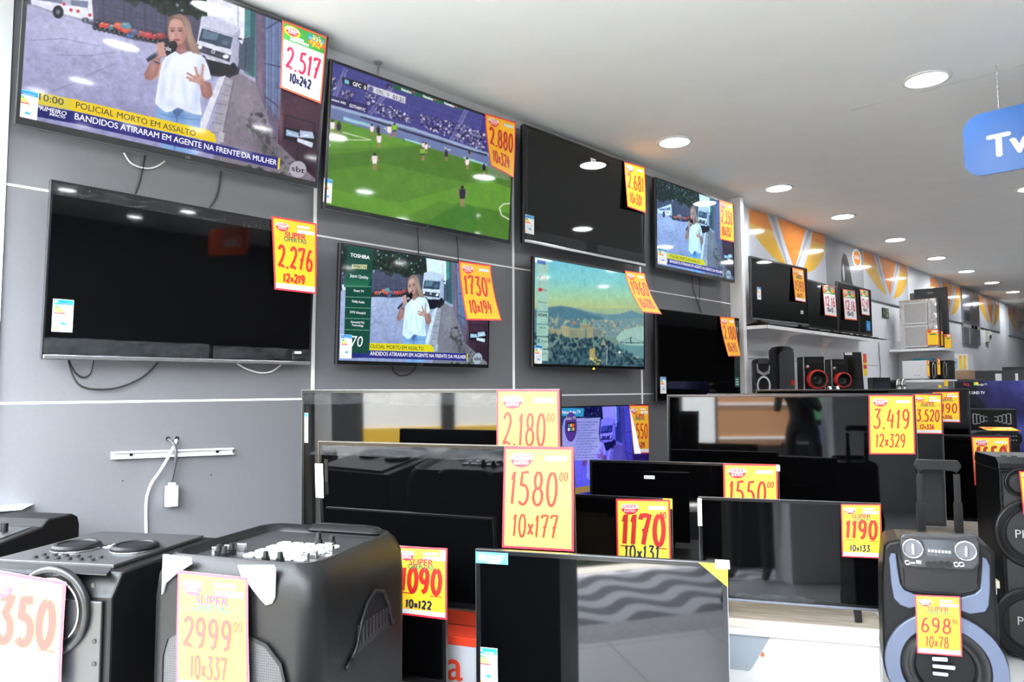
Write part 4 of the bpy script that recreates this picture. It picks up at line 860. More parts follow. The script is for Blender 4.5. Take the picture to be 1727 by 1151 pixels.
e = s.build('cord_connector', bevel=.003); e.location = P; tag(e, 'white plastic connector hanging from the dark cable on the grey wall', 'connector')
A, B = onx(186, 768.5, 0), onx(391, 761, 0)
e = empty('wall_rail', (0.002, (A.y+B.y)/2, (A.z+B.z)/2), 'pale metal mounting rail screwed across the grey wall above the speakers', 'mounting rail')
e['kind'] = 'thing'; d = (B.y-A.y)/2; dz = (B.z-A.z)/2; M_RAIL = mat('rail_pale', (.62, .62, .63), rough=.45, metal=.2); s = MB()
s.prism([(-d, -dz-.014), (d, dz-.014), (d, dz+.014), (-d, -dz+.014)], .0, .004, M_RAIL, 'x'); s.prism([(-d, -dz+.008), (d, dz+.008), (d, dz+.014), (-d, -dz+.014)], .004, .018, M_RAIL, 'x'); s.prism([(-d, -dz-.014), (d, dz-.014), (d, dz-.009), (-d, -dz-.009)], .004, .018, M_RAIL, 'x'); s.build('channel', e)
for q in (-.7, .72):
    s = MB(); s.cyl((.004, d*q, dz*q), .006, 0, .006, M_BLK, 'x', 12); s.build('screw', e)
s = MB()
for (x, y) in ((283.5, 740.5), (298.5, 740), (207, 811.5), (356.5, 801.5)):
    p = onx(x, y, .0006); r = .009 if y < 760 else .003
    s.add([(p.x, p.y+r*math.cos(q), p.z+r*math.sin(q)) for q in np.linspace(0, 2*math.pi, 13)[:-1]], [tuple(range(12))], M_BLK)
struct(s.build('trim_16'))
# rod that ties the football TV to the ceiling
s = MB(); p = onx(638, 118, .05); s.tube([(p.x, p.y, 2.94), (p.x, p.y, CEIL-.003)], .006, M_STEEL); s.cyl((p.x, p.y, CEIL-.004), .022, -.003, .003, M_STEEL, 'z', 16)
tag(s.build('ceiling_rod', origin=(p.x, p.y, 2.94)), 'thin metal rod between the football TV and the ceiling', 'rod')
# ------------------------------------------------------------------ floor displays (all turned toward the street door)
def disp(yaw):
    y = R(yaw); n = V((math.cos(y), math.sin(y), 0)); e = V((-math.sin(y), math.cos(y), 0)); return e, n
M_WOOD = bpy.data.materials.new('table_wood'); M_WOOD.use_nodes = True
def _wood():
    nt = M_WOOD.node_tree; b = nt.nodes['Principled BSDF']; tc = nt.nodes.new('ShaderNodeTexCoord'); mp = nt.nodes.new('ShaderNodeMapping'); mp.inputs['Scale'].default_value = (1.5, 22, 22)
    n = nt.nodes.new('ShaderNodeTexNoise'); n.inputs['Scale'].default_value = 3; n.inputs['Detail'].default_value = 8; n.inputs['Distortion'].default_value = .6
    r = nt.nodes.new('ShaderNodeValToRGB'); r.color_ramp.elements[0].position = .35; r.color_ramp.elements[0].color = (.30, .25, .20, 1); r.color_ramp.elements[1].position = .7; r.color_ramp.elements[1].color = (.50, .44, .37, 1)
    nt.links.new(tc.outputs['Object'], mp.inputs['Vector']); nt.links.new(mp.outputs['Vector'], n.inputs['Vector']); nt.links.new(n.outputs['Fac'], r.inputs['Fac']); nt.links.new(r.outputs['Color'], b.inputs['Base Color']); b.inputs['Roughness'].default_value = .5
_wood()
M_WOOD2 = mat('table_edge', (.62, .55, .46), rough=.5)
def table(label, o, yaw, s0, s1, back, z=.47, front=True, plate=False):
    """o on the front edge; s0..s1 along it; runs 'back' metres behind"""
    e, n = disp(yaw); root = empty('display_table', (o[0], o[1], 0), label, 'table', 'wood-topped display tables', e, -n, (0, 0, 1))
    s = MB(); s.box(s0, s1, .001, back, z-.034, z, M_WOOD); s.build('table_top', root, bevel=.002)
    s = MB(); s.box(s0, s1, -.002, .001, z-.036, z-.0005, M_WOOD2); s.build('front_edge', root)
    s = MB(); s.box(s0, s1-.012, .004, .03, z-.070, z-.037, M_WHITE); s.box(s0, s1-.012, .0, .004, z-.066, z-.042, M_WPL); s.build('front_rail', root, bevel=.002)
    s = MB(); s.box(s0, s1-.03, .03, .05, .02, z-.071, M_WHITE); s.build('front_panel', root)
    for sx in (s0+.04, s1-.04):
        for y in (.08, back-.06):
            s = MB(); s.box(sx-.025, sx+.025, y-.025, y+.025, 0, z-.036, M_WHITE); s.build('leg', root)
    return root
TA = table('wood-topped display table with white front under the 1190 TV', (1.459, 2.831), -60.5, -1.0, .62, .95)
# cover plate screwed to the white front: rounded, cut-off corner
e_, n_ = disp(-60.5); fp = V((1.459, 2.831, 0))-n_*.0285
def ta_loc(px, py):
    d = onplane(px, py, fp, n_)-V((1.459, 2.831, 0)); return d.dot(e_), d.z
q = [ta_loc(*p) for p in ((1300, 1073), (1268, 1128), (1262, 1132), (1254, 1131), (1180, 1124), (1180, 1066))]
s = MB(); s.prism(q, .027, .0295, mat('plate_white', (.30, .34, .38), rough=.4), 'y'); pl = s.build('cover_plate', TA, bevel=.001)
for p in ((1263, 1066), (1293, 1073), (1261, 1127)):
    a, z = ta_loc(*p); s = MB(); s.cyl((a, 0, z), .006, .0235, .027, M_STEEL, 'y', 10); s.build('screw', pl)
a, z = ta_loc(1285.5, 1104); s = MB(); s.prism([(a-.008, z-.008), (a+.004, z-.011), (a+.009, z-.002), (a+.005, z+.010), (a-.002, z+.007)], .025, .0292, mat('orange_tab', (.55, .16, .05)), 'y'); s.build('latch_tab', TA)
TB = table('wood-topped display table under the tall dark 3419 TV', (1.205+.15*.423, 4.021-.15*.906), -65.0, -.72, .98, .86)
TC = table('wood-topped display table under the 1650 TV, furthest back', (1.526+.42*.423, 5.502-.42*.906), -65.0, -1.15, .75, 1.0)
M_CARD = mat('carton_brown', (.36, .24, .14), rough=.7, noise=(20, .1))
def carton(name, label, o, yaw, s0, s1, t0, t1, z0, z1, m, cat='box', group=None, flaps=True):
    e, n = disp(yaw); root = empty(name, (o[0], o[1], z0), label, cat, group, e, -n, (0, 0, 1)); h = z1-z0
    s = MB(); s.box(s0, s1, -t1, -t0, 0, h, m); s.build('body', root, bevel=.003)
    if flaps:
        s = MB(); s.box(s0+.002, s1-.002, -(t0+t1)/2-.03, -(t0+t1)/2+.03, h+.0002, h+.0012, mat('parcel_tape', (.5, .42, .3), rough=.25)); s.build('tape', root)
    return root
carton('carton', 'plain brown carton raising the wide 2180 TV', (.702, 1.79), -65.5, -.5, .5, -.15, .075, 0, .70, M_CARD, group='plain brown cartons')
carton('carton', 'low brown carton in front under the TV with the 1090 card', (.892, 1.322), -64.8, -.37, .37, -.07, .12, 0, .455, M_CARD, group='plain brown cartons')
M_PLINTH = mat('plinth_white', (.7, .7, .7), rough=.4)
s = MB(); e, n = disp(-60.2); root = empty('plinth', (1.682, 1.663, 0), 'low white plinth under the front TV that mirrors the street', 'plinth', None, e, -n, (0, 0, 1))
s.box(-.40, .40, -.10, .16, 0, .48, M_PLINTH); s.build('block', root, bevel=.004); s = MB(); s.box(-.39, .39, -.09, .15, 0, .03, M_BLKM)
# red and silver carton with the round letter
M_CRED = mat('carton_red', (.50, .035, .012), rough=.35); M_CSIL = mat('carton_silver', (.42, .43, .46), rough=.35, metal=.2)
cr = empty('appliance_carton', (1.025, 1.614, 0), 'red and silver printed carton with a red letter a, under the 1580 TV', 'box', None, *[disp(-64.8)[0], -disp(-64.8)[1], (0, 0, 1)])
s = MB(); s.box(-.55, .55, -.06, .20, 0, .612, M_CSIL); s.build('body', cr, bevel=.002)
s = MB(); s.box(-.551, .551, -.061, .201, .585, .6135, M_CRED); s.build('red_lid', cr, bevel=.002)
s = MB(); s.box(-.5, .5, .05, .056, .6136, .6142, M_INKB); s.build('lid_seam', cr)
ec, nc = disp(-64.8); fo = V((1.025, 1.614, 0))+nc*.0605; d0 = onplane(757, 1146, fo, nc)-V((1.025, 1.614, 0)); d1 = onplane(788, 1146, fo, nc)-V((1.025, 1.614, 0))
s = MB(); s.text('Arnova', lambda p: (0, 0, 0), M_CRED) if False else None
ws = d1.dot(ec)-d0.dot(ec); s.text('a', lambda p: (d0.dot(ec)-ws*.12+p[0], -.0612, d0.z+p[1]), M_CRED, size=ws*2.15, bold=.012); s.build('printed_letter', cr)

GF = 'televisions standing on the floor displays'
f1 = make_tv('wide dark TV with the 2180 card, half hidden behind the 1580 TV', (.702, 1.790, 1.103), 1.16, .674, -65.5, 1.2, GF, feet=.060, fd=.85, energy=((509.5, 697), (519, 747)), film=[(-.578, .578, .615, .66)])
f2 = make_tv('dark TV with the 1580 card and white side label, standing on the red carton', (1.025, 1.614, .965), .98, .569, -64.8, 4.2, GF, feet=.058, film=[(-.485, .485, .52, .558)], stickers=[(550, 805, .016, .13, M_BEZ)])
s = MB(); a, z1 = f2.loc(532, 782); b_, z0 = f2.loc(547, 840); s.box(a, b_, -.004, -.003, z0, z1, M_PAPER); s.build('side_label', f2.root)
f3 = make_tv('small dark TV with the 1090 card, partly hidden by the big rounded speaker', (.892, 1.322, .719), .73, .424, -63.8, .4, GF, feet=.05, fd=.35, thick=.02, deep=.02)
f4 = make_tv('small dark TV at the front with a yellow corner, mirroring the wavy street paving', (1.682, 1.663, .744), .73, .424, -60.2, 1.0, GF, feet=.05, energy=((806, 1092), (839, 1160)))
f5 = make_tv('dark TV with the 1170 card, between the 1580 TV and the 1190 TV', (.809, 2.767, .710), .73, .424, -65, -.7, GF, feet=.024)
f6 = make_tv('dark TV with the 1550 card and a white barcode, behind the 1170 TV', (.889, 3.41, .765), 1.0, .548, -63.0, 0, GF, feet=.018, stickers=[(1095, 805.5, .058, .018, M_PAPER)])
f7 = make_tv('very large dark TV with the 3419 card, front one of the three big TVs', (1.205, 4.021, 1.013), 1.33, .773, -65.1, -.2, GF, feet=.153)
f8 = make_tv('very large dark TV with the 3520 card, standing just behind the 3419 TV', (1.194, 4.538, 1.010), 1.35, .785, -64.9, 2.0, GF, feet=.136)
f9 = make_tv('dark TV with the 1190 card at the table edge beside the karaoke speaker', (1.650, 3.019, .742), .73, .435, -60.9, -2.5, GF, feet=.050, chin=(.010, mat('chin_blue', (.16, .17, .21), rough=.3, metal=.5)), film=[(-.22, .1, .012, .035)])
f10 = make_tv('dark TV with the 1650 card, standing behind the tall tower speaker', (1.526, 5.502, .827), 1.0, .574, -65, .6, GF, feet=.068)
f11 = make_tv('very large dark TV with the 3190 card, rearmost of the three big TVs', (1.04, 5.66, 1.005), 1.45, .84, -65.4, .8, GF, feet=.112)
s = MB(); a, z = f9.loc(1180.5, 858); s.box(a-.010, a+.008, -.006, -.003, z-.075, z+.045, M_PAPER); s.build('side_label', f9.root)
a0, z1 = f4.loc(803, 930.5); a1, z0 = f4.loc(857, 953); s = MB(); s.box(a0, a1, -.002, -.0006, z0, z1, M_SKY); s.box(a0+.01, a0+.03, -.0026, -.002, z0+.008, z1-.006, M_PAPER)
for k in range(4): s.box(a0+.035, a1-.01-.006*k, -.0026, -.002, z1-.012-.007*k, z1-.009-.007*k, M_PAPER)
s.build('blue_sticker', f4.root)
s = MB(); w, h = f4.w, f4.h; s.prism([(w/2-.075, h+.001), (w/2+.002, h+.001), (w/2+.002, h-.062)], -.0035, -.0022, mat('corner_yellow', rgb(236, 210, 30), rough=.4)); s.box(w/2-.03, w/2+.008, -.006, .03, h-.012, h+.004, M_PAPER); s.build('corner_tape', f4.root)
s = MB(); w, h = f5.w, f5.h; s.box(w/2-.04, w/2+.004, -.004, -.003, h-.045, h+.002, mat('corner_yellow', (1, 1, 0))); s.build('corner_tape', f5.root)
for f in (f6, f3): 
    s = MB(); w, h = f.w, f.h; s.box(w/2-.012, w/2+.006, -.016, -.0155, h-.03, h+.002, M_PAPER); s.build('corner_tape', f.root)
GC2 = 'price cards on the floor display televisions'
card('large pale yellow price card reading 2180, on the wide rear TV at the left', f1.F, (837.6, 657.4), (943, 657.4), (838, 824), (946, 826), 'B', '2.180', '', group=GC2, off=.006)
card('large pale yellow price card reading 1580, on the TV above the red carton', f2.F, (850.4, 754.2), (967.2, 755), (846.7, 924), (967.9, 930.9), 'B', '1580', '10x177', group=GC2)
card('yellow price card with bold red 1090, half hidden behind the rounded speaker', f3.F, (668, 921.6), (753.9, 925.3), (667, 1036), (753.9, 1046.3), 'A', '1090', '10x122', cents='', bold=True, subm=M_INKN, group=GC2)
card('yellow price card with bold red 1170 and navy 10x131', f5.F, (1038.7, 841.7), (1130, 843.5), (1041, 972), (1133, 975), 'B', '1170', '10x131', bold=True, subm=M_INKN, group=GC2)
card('yellow price card reading 1550 in thin red, cut off below by the 1190 TV', f6.F, (1219.6, 782.2), (1312, 783.6), (1221, 905), (1313, 907), 'B', '1550', '', group=GC2)
card('yellow price card reading 3419 on the big TV in front', f7.F, (1464.6, 666.5), (1541, 667), (1466, 766.8), (1544, 766.8), 'B', '3.419', '12x329', cents='', group=GC2)
card('yellow price card reading 3520, beside the 3419 card', f8.F, (1540.4, 665), (1588, 666), (1542, 731.7), (1589.5, 732.4), 'A', '3.520', '12x336', cents='', group=GC2)
card('yellow price card reading 3190, rearmost of the three in a row', f11.F, (1572, 661.7), (1617.5, 660.9), (1573, 712), (1619.7, 713.2), 'A', '3190', '10x306', cents='', group=GC2)
card('yellow price card with bold red 1650, behind the tower speaker', f10.F, (1638, 737), (1702.8, 737.5), (1644, 819.3), (1706, 821), 'B', '1650', '', bold=True, group=GC2)
card('yellow price card with bold red 1190 and dark 10x133', f9.F, (1418.3, 850.7), (1485.6, 851), (1420, 939.6), (1486.6, 942.6), 'A', '1190', '10x133', cents='', bold=True, subm=M_INKN, group=GC2)
# ------------------------------------------------------------------ loudspeakers in front
M_SPK = mat('speaker_black', (.0032, .0032, .0036), rough=.42, spec=.18, noise=(90, .15))
M_SPKG = mat('speaker_grey', (.012, .012, .0135), rough=.4, metal=.1)
def grille_mat():
    m = bpy.data.materials.new('grille_mesh'); m.use_nodes = True; nt = m.node_tree; b = nt.nodes['Principled BSDF']; tc = nt.nodes.new('ShaderNodeTexCoord')
    vo = nt.nodes.new('ShaderNodeTexVoronoi'); vo.inputs['Scale'].default_value = 170; vo.inputs['Randomness'].default_value = .15; r = nt.nodes.new('ShaderNodeValToRGB')
    r.color_ramp.elements[0].position = .25; r.color_ramp.elements[0].color = (.012, .012, .013, 1); r.color_ramp.elements[1].position = .5; r.color_ramp.elements[1].color = (.03, .03, .033, 1)
    nt.links.new(tc.outputs['Object'], vo.inputs['Vector']); nt.links.new(vo.outputs['Distance'], r.inputs['Fac']); nt.links.new(r.outputs['Color'], b.inputs['Base Color']); b.inputs['Roughness'].default_value = .45; b.inputs['Metallic'].default_value = .4
    return m
M_GRL = grille_mat()
# party speaker with pads and rounded shoulders
yaw = -63; e, n = disp(yaw); C1 = V((1.296, .745, 0)); F1 = Frame(C1, yaw)
sp = empty('party_speaker', C1, 'large rounded black party speaker with white pads and knobs on its top, card 2999', 'speaker', None, e, -n, (0, 0, 1))
def L1(px, py): d = F1.hit(px, py)-C1; return d.dot(e), d.z
W, D, Hh = .485, .48, 1.036
def rr(ins, r): return rrect(W-2*ins, D-2*ins, r, 8, 0, D/2)
s = MB(); loft(s, [(rr(.03, .05), .0), (rr(.012, .06), .03), (rr(0, .055), .12), (rr(0, .055), .93), (rr(.004, .055), .985), (rr(.014, .062), 1.018), (rr(.030, .055), Hh)], M_SPK, cap1=False)
loft(s, [(rr(.030, .055), Hh), (rr(.042, .045), 1.034), (rr(.052, .04), 1.016)], M_SPK, cap0=False); s.build('cabinet', sp)
s = MB(); s.prism(rr(.053, .038), 1.004, 1.0162, mat('panel_dark', (.012, .012, .013), rough=.5), 'z'); s.build('control_panel', sp)
s = MB(); loft(s, [(rrect(.26, .056, .026, 6, .05, D-.036), 1.028), (rrect(.22, .042, .02, 6, .05, D-.036), 1.040), (rrect(.15, .020, .009, 6, .05, D-.036), 1.045)], M_SPK); s.build('rear_ridge', sp)
for r_ in range(4):
    for c_ in range(5):
        s = MB(); x = -.035+c_*.038; y = .13+r_*.046; s.box(x-.014, x+.014, y-.015, y+.015, 1.0165, 1.0235, M_WPL); s.build('pad', sp, bevel=.002)
for k, (x, y, hh, mm) in enumerate([(-.115, .105, .03, M_BLK), (-.095, .13, .03, M_BLK), (-.085, .09, .03, M_BLK), (.045, .082, .028, M_BLK), (.085, .085, .028, M_BLK), (.06, .29, .035, M_BLK), (.105, .285, .03, M_BLK)]):
    s = MB(); s.cyl((x, y, 1.0165), .011, 0, hh*.5, M_BLK, 'z', 14); s.cyl((x, y, 1.0165), .008, hh*.5, hh, mm, 'z', 14, .0065); s.build('knob', sp)
for k, (x, y) in enumerate([(-.135, .12), (-.120, .15), (-.10, .175), (.125, .13), (.13, .16), (.14, .22), (.12, .25)]):
    s = MB(); s.box(x-.011, x+.011, y-.006, y+.006, 1.0165, 1.036, M_SILV); s.build('fader', sp, bevel=.001)
gp = [(-.178, .45), (-.178, .80), (-.165, .84), (-.13, .862), (-.05, .868), (.06, .866), (.115, .85), (.155, .81), (.172, .75), (.172, .45)]
gp = [(x, z) for x, z in gp]
s = MB(); s.prism(gp[::-1], -.006, .004, M_GRL, 'y'); s.build('front_grille', sp)
gi = [(x*1.035, z+(.008 if z > .6 else -.008)) for x, z in gp]; s = MB(); s.ring(gi, gp, -.009, .004, M_SPK); s.build('grille_surround', sp)
M_LENS = mat('lens_glossy', (.62, .65, .70), rough=.12, metal=.35)
s = MB(); pl = [(max(q[0], -.19), q[1]) for q in (L1(*p) for p in ((264, 934), (322, 941), (324, 952), (299, 968), (280, 985), (268, 1002), (262, 1000)))]
s.prism(pl, -.005, .002, M_LENS, 'y'); s.build('light_lens', sp, bevel=.002)
pr = [L1(*p) for p in ((402, 953), (462, 953), (466, 960), (465, 1008), (460, 1018), (450, 1021), (440, 1010), (424, 990), (410, 976))]
s = MB(); s.prism(pr, -.005, .002, M_LENS, 'y'); s.build('light_lens', sp, bevel=.002)
# side grip: arched recess with ribs, on the right flank
s = MB(); xr = W/2; cy, cz = .27, .80
arch = [(cy-.115, cz-.02), (cy-.09, cz+.0), (cy-.07, cz+.05), (cy-.04, cz+.095), (cy+.0, cz+.115), (cy+.045, cz+.10), (cy+.075, cz+.06), (cy+.09, cz+.02), (cy+.10, cz-.0)]
s.tube([(xr+.004, a, b) for a, b in arch], .006, M_SPK); s.tube([(xr+.003, cy-.14, cz-.035), (xr+.004, cy-.115, cz-.02)], .005, M_SPK)
s.build('grip_rim', sp)
s = MB(); s.prism(arch, xr-.012, xr+.002, M_BLK, 'x'); s.build('grip_recess', sp)
s = MB()
for k in range(9): s.box(xr+.002, xr+.006, cy-.085+k*.018, cy-.075+k*.018, cz+.002+.0015*k, cz+.052, M_SPKG)
s.build('grip_ribs', sp)
card('overexposed tall price card reading 2999, taped to the rounded party speaker', F1, (300, 962.6), (418, 975), (297, 1166), (421, 1178), 'A', '2999', '10x337', off=.014, ink=M_INKR, subm=M_INKR, tall=True, group='price cards on the loudspeakers')

# wide speaker with jog wheels on top
yaw = -56.1; e, n = disp(yaw); FR = V((1.043, .568, 0)); W, D, Hh = .42, .45, .99; C2 = FR-e*(W/2); F2_ = Frame(C2, yaw)
sp = empty('dj_speaker', C2, 'wide dark speaker with two jog wheels on its top, carrying the 1350 card', 'speaker', None, e, -n, (0, 0, 1))
s = MB(); ch = .035
s.prism([(0, .0), (0, Hh-.055), (ch, Hh), (D, Hh), (D, 0)], -W/2, W/2, M_SPK, 'x'); s.build('cabinet', sp, bevel=.006)
s = MB(); s.box(-W/2+.008, W/2-.02, -.010, -.0005, .05, Hh-.062, M_SPKG); s.build('baffle', sp, bevel=.003)
s = MB(); s.prism([(-W/2+.004, -.004), (W/2-.014, -.004), (W/2-.05, ch+.02), (-W/2+.004, ch+.02)], Hh-.0, Hh+.002, M_SPKG, 'z'); s.build('front_bevel', sp)
s = MB(); s.box(-W/2+.01, W/2-.045, ch+.022, D-.02, Hh+.0005, Hh+.010, mat('deck_grey', (.018, .018, .019), rough=.5)); s.build('deck', sp, bevel=.002)
for x, y in ((-.075, .20), (.095, .22)):
    s = MB(); s.lathe([(.062, 0), (.062, .010), (.056, .016), (.048, .017), (.045, .013), (.0001, .013)], M_SPK, 'z', 36, (x, y, Hh+.0105), smooth=False); jw = s.build('jog_wheel', sp)
    s = MB(); s.lathe([(.0635, .001), (.0635, .004)], M_SILV, 'z', 36, (x, y, Hh+.0105)); s.build('wheel_rim', jw)
for k in range(12):
    s = MB(); x = -.10+(k % 6)*.035; y = .085+.028*(k//6); s.cyl((x, y, Hh+.0105), .008, 0, .006, M_SPKG, 'z', 10); s.build('button', sp)
for k in range(3):
    for j in range(2):
        s = MB(); x = .0+j*.022; y = .225+k*.018; s.box(x-.009, x+.009, y-.004, y+.004, Hh+.0105, Hh+.0125, M_WPL); s.build('pad', sp)
def driver(par, x, z, r, d0=-.011, name='woofer', ringm=None):
    s = MB(); s.lathe([(r, d0+.002), (r*1.0, d0-.008), (r*.93, d0-.013), (r*.86, d0-.010), (r*.80, d0+.0), (r*.74, d0-.006), (r*.66, d0+.001), (r*.3, d0+.008), (r*.28, d0+.004), (r*.0, d0+.0)], M_BLK, 'y', 48, (x, 0, z)); o = s.build(name, par)
    s = MB(); s.lathe([(r*.745, d0-.0065), (r*.73, d0-.009), (r*.70, d0-.0065)], ringm or M_SPK, 'y', 48, (x, 0, z)); s.build('cone_ring', o); return o
def L2(px, py): d = F2_.hit(px, py)-C2; return d.dot(e), d.z
a, z = L2(95, 1028); b_, z2 = L2(159, 1028); driver(sp, a, z, b_-a, -.0105, 'tweeter', M_CHR)
driver(sp, a-.01, z-.36, .15)
for p in ((163, 986), (164, 1080), (164, 1118)):
    x, z = L2(*p); s = MB(); s.cyl((x, 0, z), .006, -.0118, -.0098, M_BLK, 'y', 12); s.build('screw', sp)
s = MB(); xa, za = L2(-20, 950); xb, zb = L2(128, 962); s.box(-W/2, xb, -.016, -.0105, zb-.012, zb-.004, M_FILM); s.build('clear_tape', sp)
card('large overexposed price card with bold red 1350, cut off by the left edge', F2_, (-36, 957), (111.6, 982.5), (-42, 1163), (102, 1170), 'B', '1350', '', cents='', bold=True, off=.026, group='price cards on the loudspeakers')

# speaker with sloping mixer top, rearmost left
yaw = -56.1; e, n = disp(yaw); BR = V((.30, .68, 0)); W, D, Hh = .30, .36, 1.042; C3 = BR+n*D-e*(W/2)
sp = empty('mixer_speaker', C3, 'black speaker with a sloping mixer top and a paper sheet on it', 'speaker', None, e, -n, (0, 0, 1))
s = MB(); s.prism([(0, 0), (0, Hh-.055), (.02, Hh-.045), (D-.15, Hh-.02), (D-.125, Hh), (D-.03, Hh), (D-.008, Hh-.012), (D, Hh-.04), (D, 0)], -W/2, W/2, M_SPK, 'x'); s.build('cabinet', sp, bevel=.005)
s = MB(); s.prism([(.03, Hh-.0425), (D-.16, Hh-.0215), (D-.16, Hh-.0195), (.03, Hh-.0405)], -W/2+.015, W/2-.03, mat('deck_grey', (.045, .045, .047)), 'x'); s.build('control_panel', sp)
for k in range(6):
    s = MB(); x = -.09+.035*k; y = .09+(k % 2)*.05; s.cyl((x, y, Hh-.036+.09*y), .010, 0, .026, M_BLK, 'z', 14); s.build('knob', sp)
s = MB(); P = [onz(*p, Hh+.004) for p in ((-20, 843), (36, 846), (59, 848), (36, 860), (-20, 866))]; o = P[0].copy()
s.add([p+V((0, 0, .003*math.sin(i*2))) for i, p in enumerate(P)], [tuple(range(5))], M_PAPER); s.add([p+V((0, 0, -.0008+.003*math.sin(i*2))) for i, p in enumerate(P)], [tuple(range(5))[::-1]], M_PAPER)
tag(s.build('paper_sheet', origin=o), 'white sheet of paper lying on the mixer speaker at far left', 'paper')

# karaoke speaker with trolley handle
yaw = -69; e, n = disp(yaw); C4 = V((2.290, 2.822, 0)); Fk = Frame(C4, yaw)
sp = empty('karaoke_speaker', C4, 'black karaoke speaker with pale blue ring and raised trolley handle, card 698', 'speaker', None, e, -n, (0, 0, 1))
def L4(px, py, off=0.0): d = Fk.hit(px, py, off)-C4; return d.dot(e), d.z
def K4(x, y): return L4(x/4.248+1480, y/4.248+880)
M_BLUEG = mat('trim_blue_grey', (.058, .074, .118), rough=.35)
cx, cz = L4(1593.5, 1125); ro = (L4(1697.7, 1125)[0]-L4(1489.4, 1125)[0])/2; ri = ro*.74
s = MB(); out = [K4(*p) for p in ((45, 180), (75, 145), (150, 132), (720, 150), (790, 175), (840, 230), (855, 500), (870, 700))]
out += [(cx+ro*1.03*math.cos(R(a)), cz+ro*1.03*math.sin(R(a))) for a in range(30, -60, -10)]+[(cx+ro*.62, .06), (cx-ro*.62, .06)]+[(cx+ro*1.03*math.cos(R(a)), cz+ro*1.03*math.sin(R(a))) for a in range(240, 160, -10)]
out += [K4(*p) for p in ((32, 700), (30, 400))]
s.prism(out, .0, .22, M_SPK, 'y'); s.build('cabinet', sp, bevel=.012, seg=3)
def slabp(name, pts, d0, d1, m, par=sp, bevel=.003):
    q = MB(); q.prism([K4(*p) for p in pts], d0, d1, m, 'y'); return q.build(name, par, bevel=bevel)
slabp('horn_recess', ((150, 140), (720, 150), (735, 250), (715, 470), (690, 505), (560, 530), (330, 522), (210, 495), (170, 460), (140, 260)), -.004, .002, M_BLK)
hx, hz = K4(455, 380); s = MB()
hp = [K4(*p) for p in ((180, 330), (440, 372), (690, 345), (720, 480), (560, 520), (340, 512), (190, 470))]
c0 = K4(455, 372)
s.add([(c0[0], .03, c0[1])]+[(a, -.005, b) for a, b in hp], [(0, k, k % 7+1) for k in range(1, 8)], M_BLKM); s.build('horn_flare', sp)
slabp('trim_arm', ((95, 222), (128, 225), (140, 330), (160, 440), (190, 485), (270, 520), (275, 600), (225, 615), (160, 590), (115, 545), (95, 430), (80, 260)), -.016, .0, M_BLUEG)
slabp('trim_arm', ((745, 250), (775, 260), (800, 310), (800, 480), (790, 600), (765, 640), (660, 655), (590, 630), (590, 540), (690, 515), (730, 480), (740, 400)), -.016, .0, M_BLUEG)
s = MB(); s.ring([(cx+ro*math.cos(t), cz+ro*math.sin(t)) for t in np.linspace(0, 2*math.pi, 65)[:-1]], [(cx+ri*math.cos(t), cz+ri*math.sin(t)) for t in np.linspace(0, 2*math.pi, 65)[:-1]], -.022, .0, M_BLUEG); s.build('woofer_ring', sp, bevel=.003)
s = MB(); s.lathe([(ri, -.012), (ri*.96, -.006), (ri*.80, -.014), (ri*.72, -.018), (ri*.66, -.008), (ri*.62, .012), (ri*.25, .020), (ri*.0, .010)], M_BLK, 'y', 48, (cx, 0, cz)); s.build('woofer', sp)
for p in (((385, 958), (495, 962), (497, 990), (387, 984)), ((388, 1010), (552, 1024), (548, 1050), (390, 1034)), ((388, 1062), (502, 1074), (498, 1096), (392, 1086))):
    slabp('woofer_bar', p, -.024, -.014, mat('bar_pale', (.45, .52, .62), rough=.4))
cpl = slabp('control_box', ((180, 70), (640, 85), (700, 95), (716, 140), (712, 280), (690, 318), (640, 330), (240, 310), (170, 285), (150, 150), (155, 90)), -.045, .0, M_SPKG, bevel=.006)
slabp('control_face', ((165, 108), (705, 122), (705, 275), (670, 318), (240, 302), (180, 275)), -.048, -.044, mat('face_grey', (.016, .016, .018), rough=.4), cpl)
slabp('display_window', ((300, 105), (545, 112), (520, 236), (340, 226)), -.051, -.047, mat('window_grey', (.05, .055, .06), rough=.08, metal=.3), cpl)
for x, y in ((240, 172), (612, 188)):
    a, z = K4(x, y); s = MB(); s.lathe([(.033, -.048), (.033, -.056), (.029, -.058), (.028, -.050)], M_CHR, 'y', 32, (a, 0, z)); s.lathe([(.028, -.0505), (.0001, -.0505)], mat('dial_face', (.10, .10, .11), rough=.3), 'y', 32, (a, 0, z))
    s.box(a-.004, a+.004, -.062, -.05, z-.018, z+.018, M_SILV); s.build('dial', cpl)
for x in (355, 402, 448, 494):
    a, z = K4(x, 284); s = MB(); s.cyl((a, 0, z), .0105, -.058, -.047, M_BLK, 'y', 16); s.build('knob', cpl)
for x in (204, 548, 584):
    a, z = K4(x, 284 if x > 300 else 272); s = MB(); s.lathe([(.009, -.047), (.009, -.052), (.005, -.052), (.005, -.047)], M_CHR, 'y', 16, (a, 0, z)); s.build('socket', cpl)
for x, y in ((240, 274), (283, 274), (283, 262)):
    a, z = K4(x, y); s = MB(); s.box(a-.008, a+.008, -.050, -.047, z-.003, z+.003, M_SILV); s.build('slot', cpl)
a, z = K4(420, 192); s = MB()
for k in range(7): s.box(a-.03+.010*k, a-.024+.010*k, -.0525, -.051, z-.004, z+.004, M_PAPER)
s.build('display_marks', cpl)
hy = .19
def L4b(px, py): return L4(px, py, -hy)
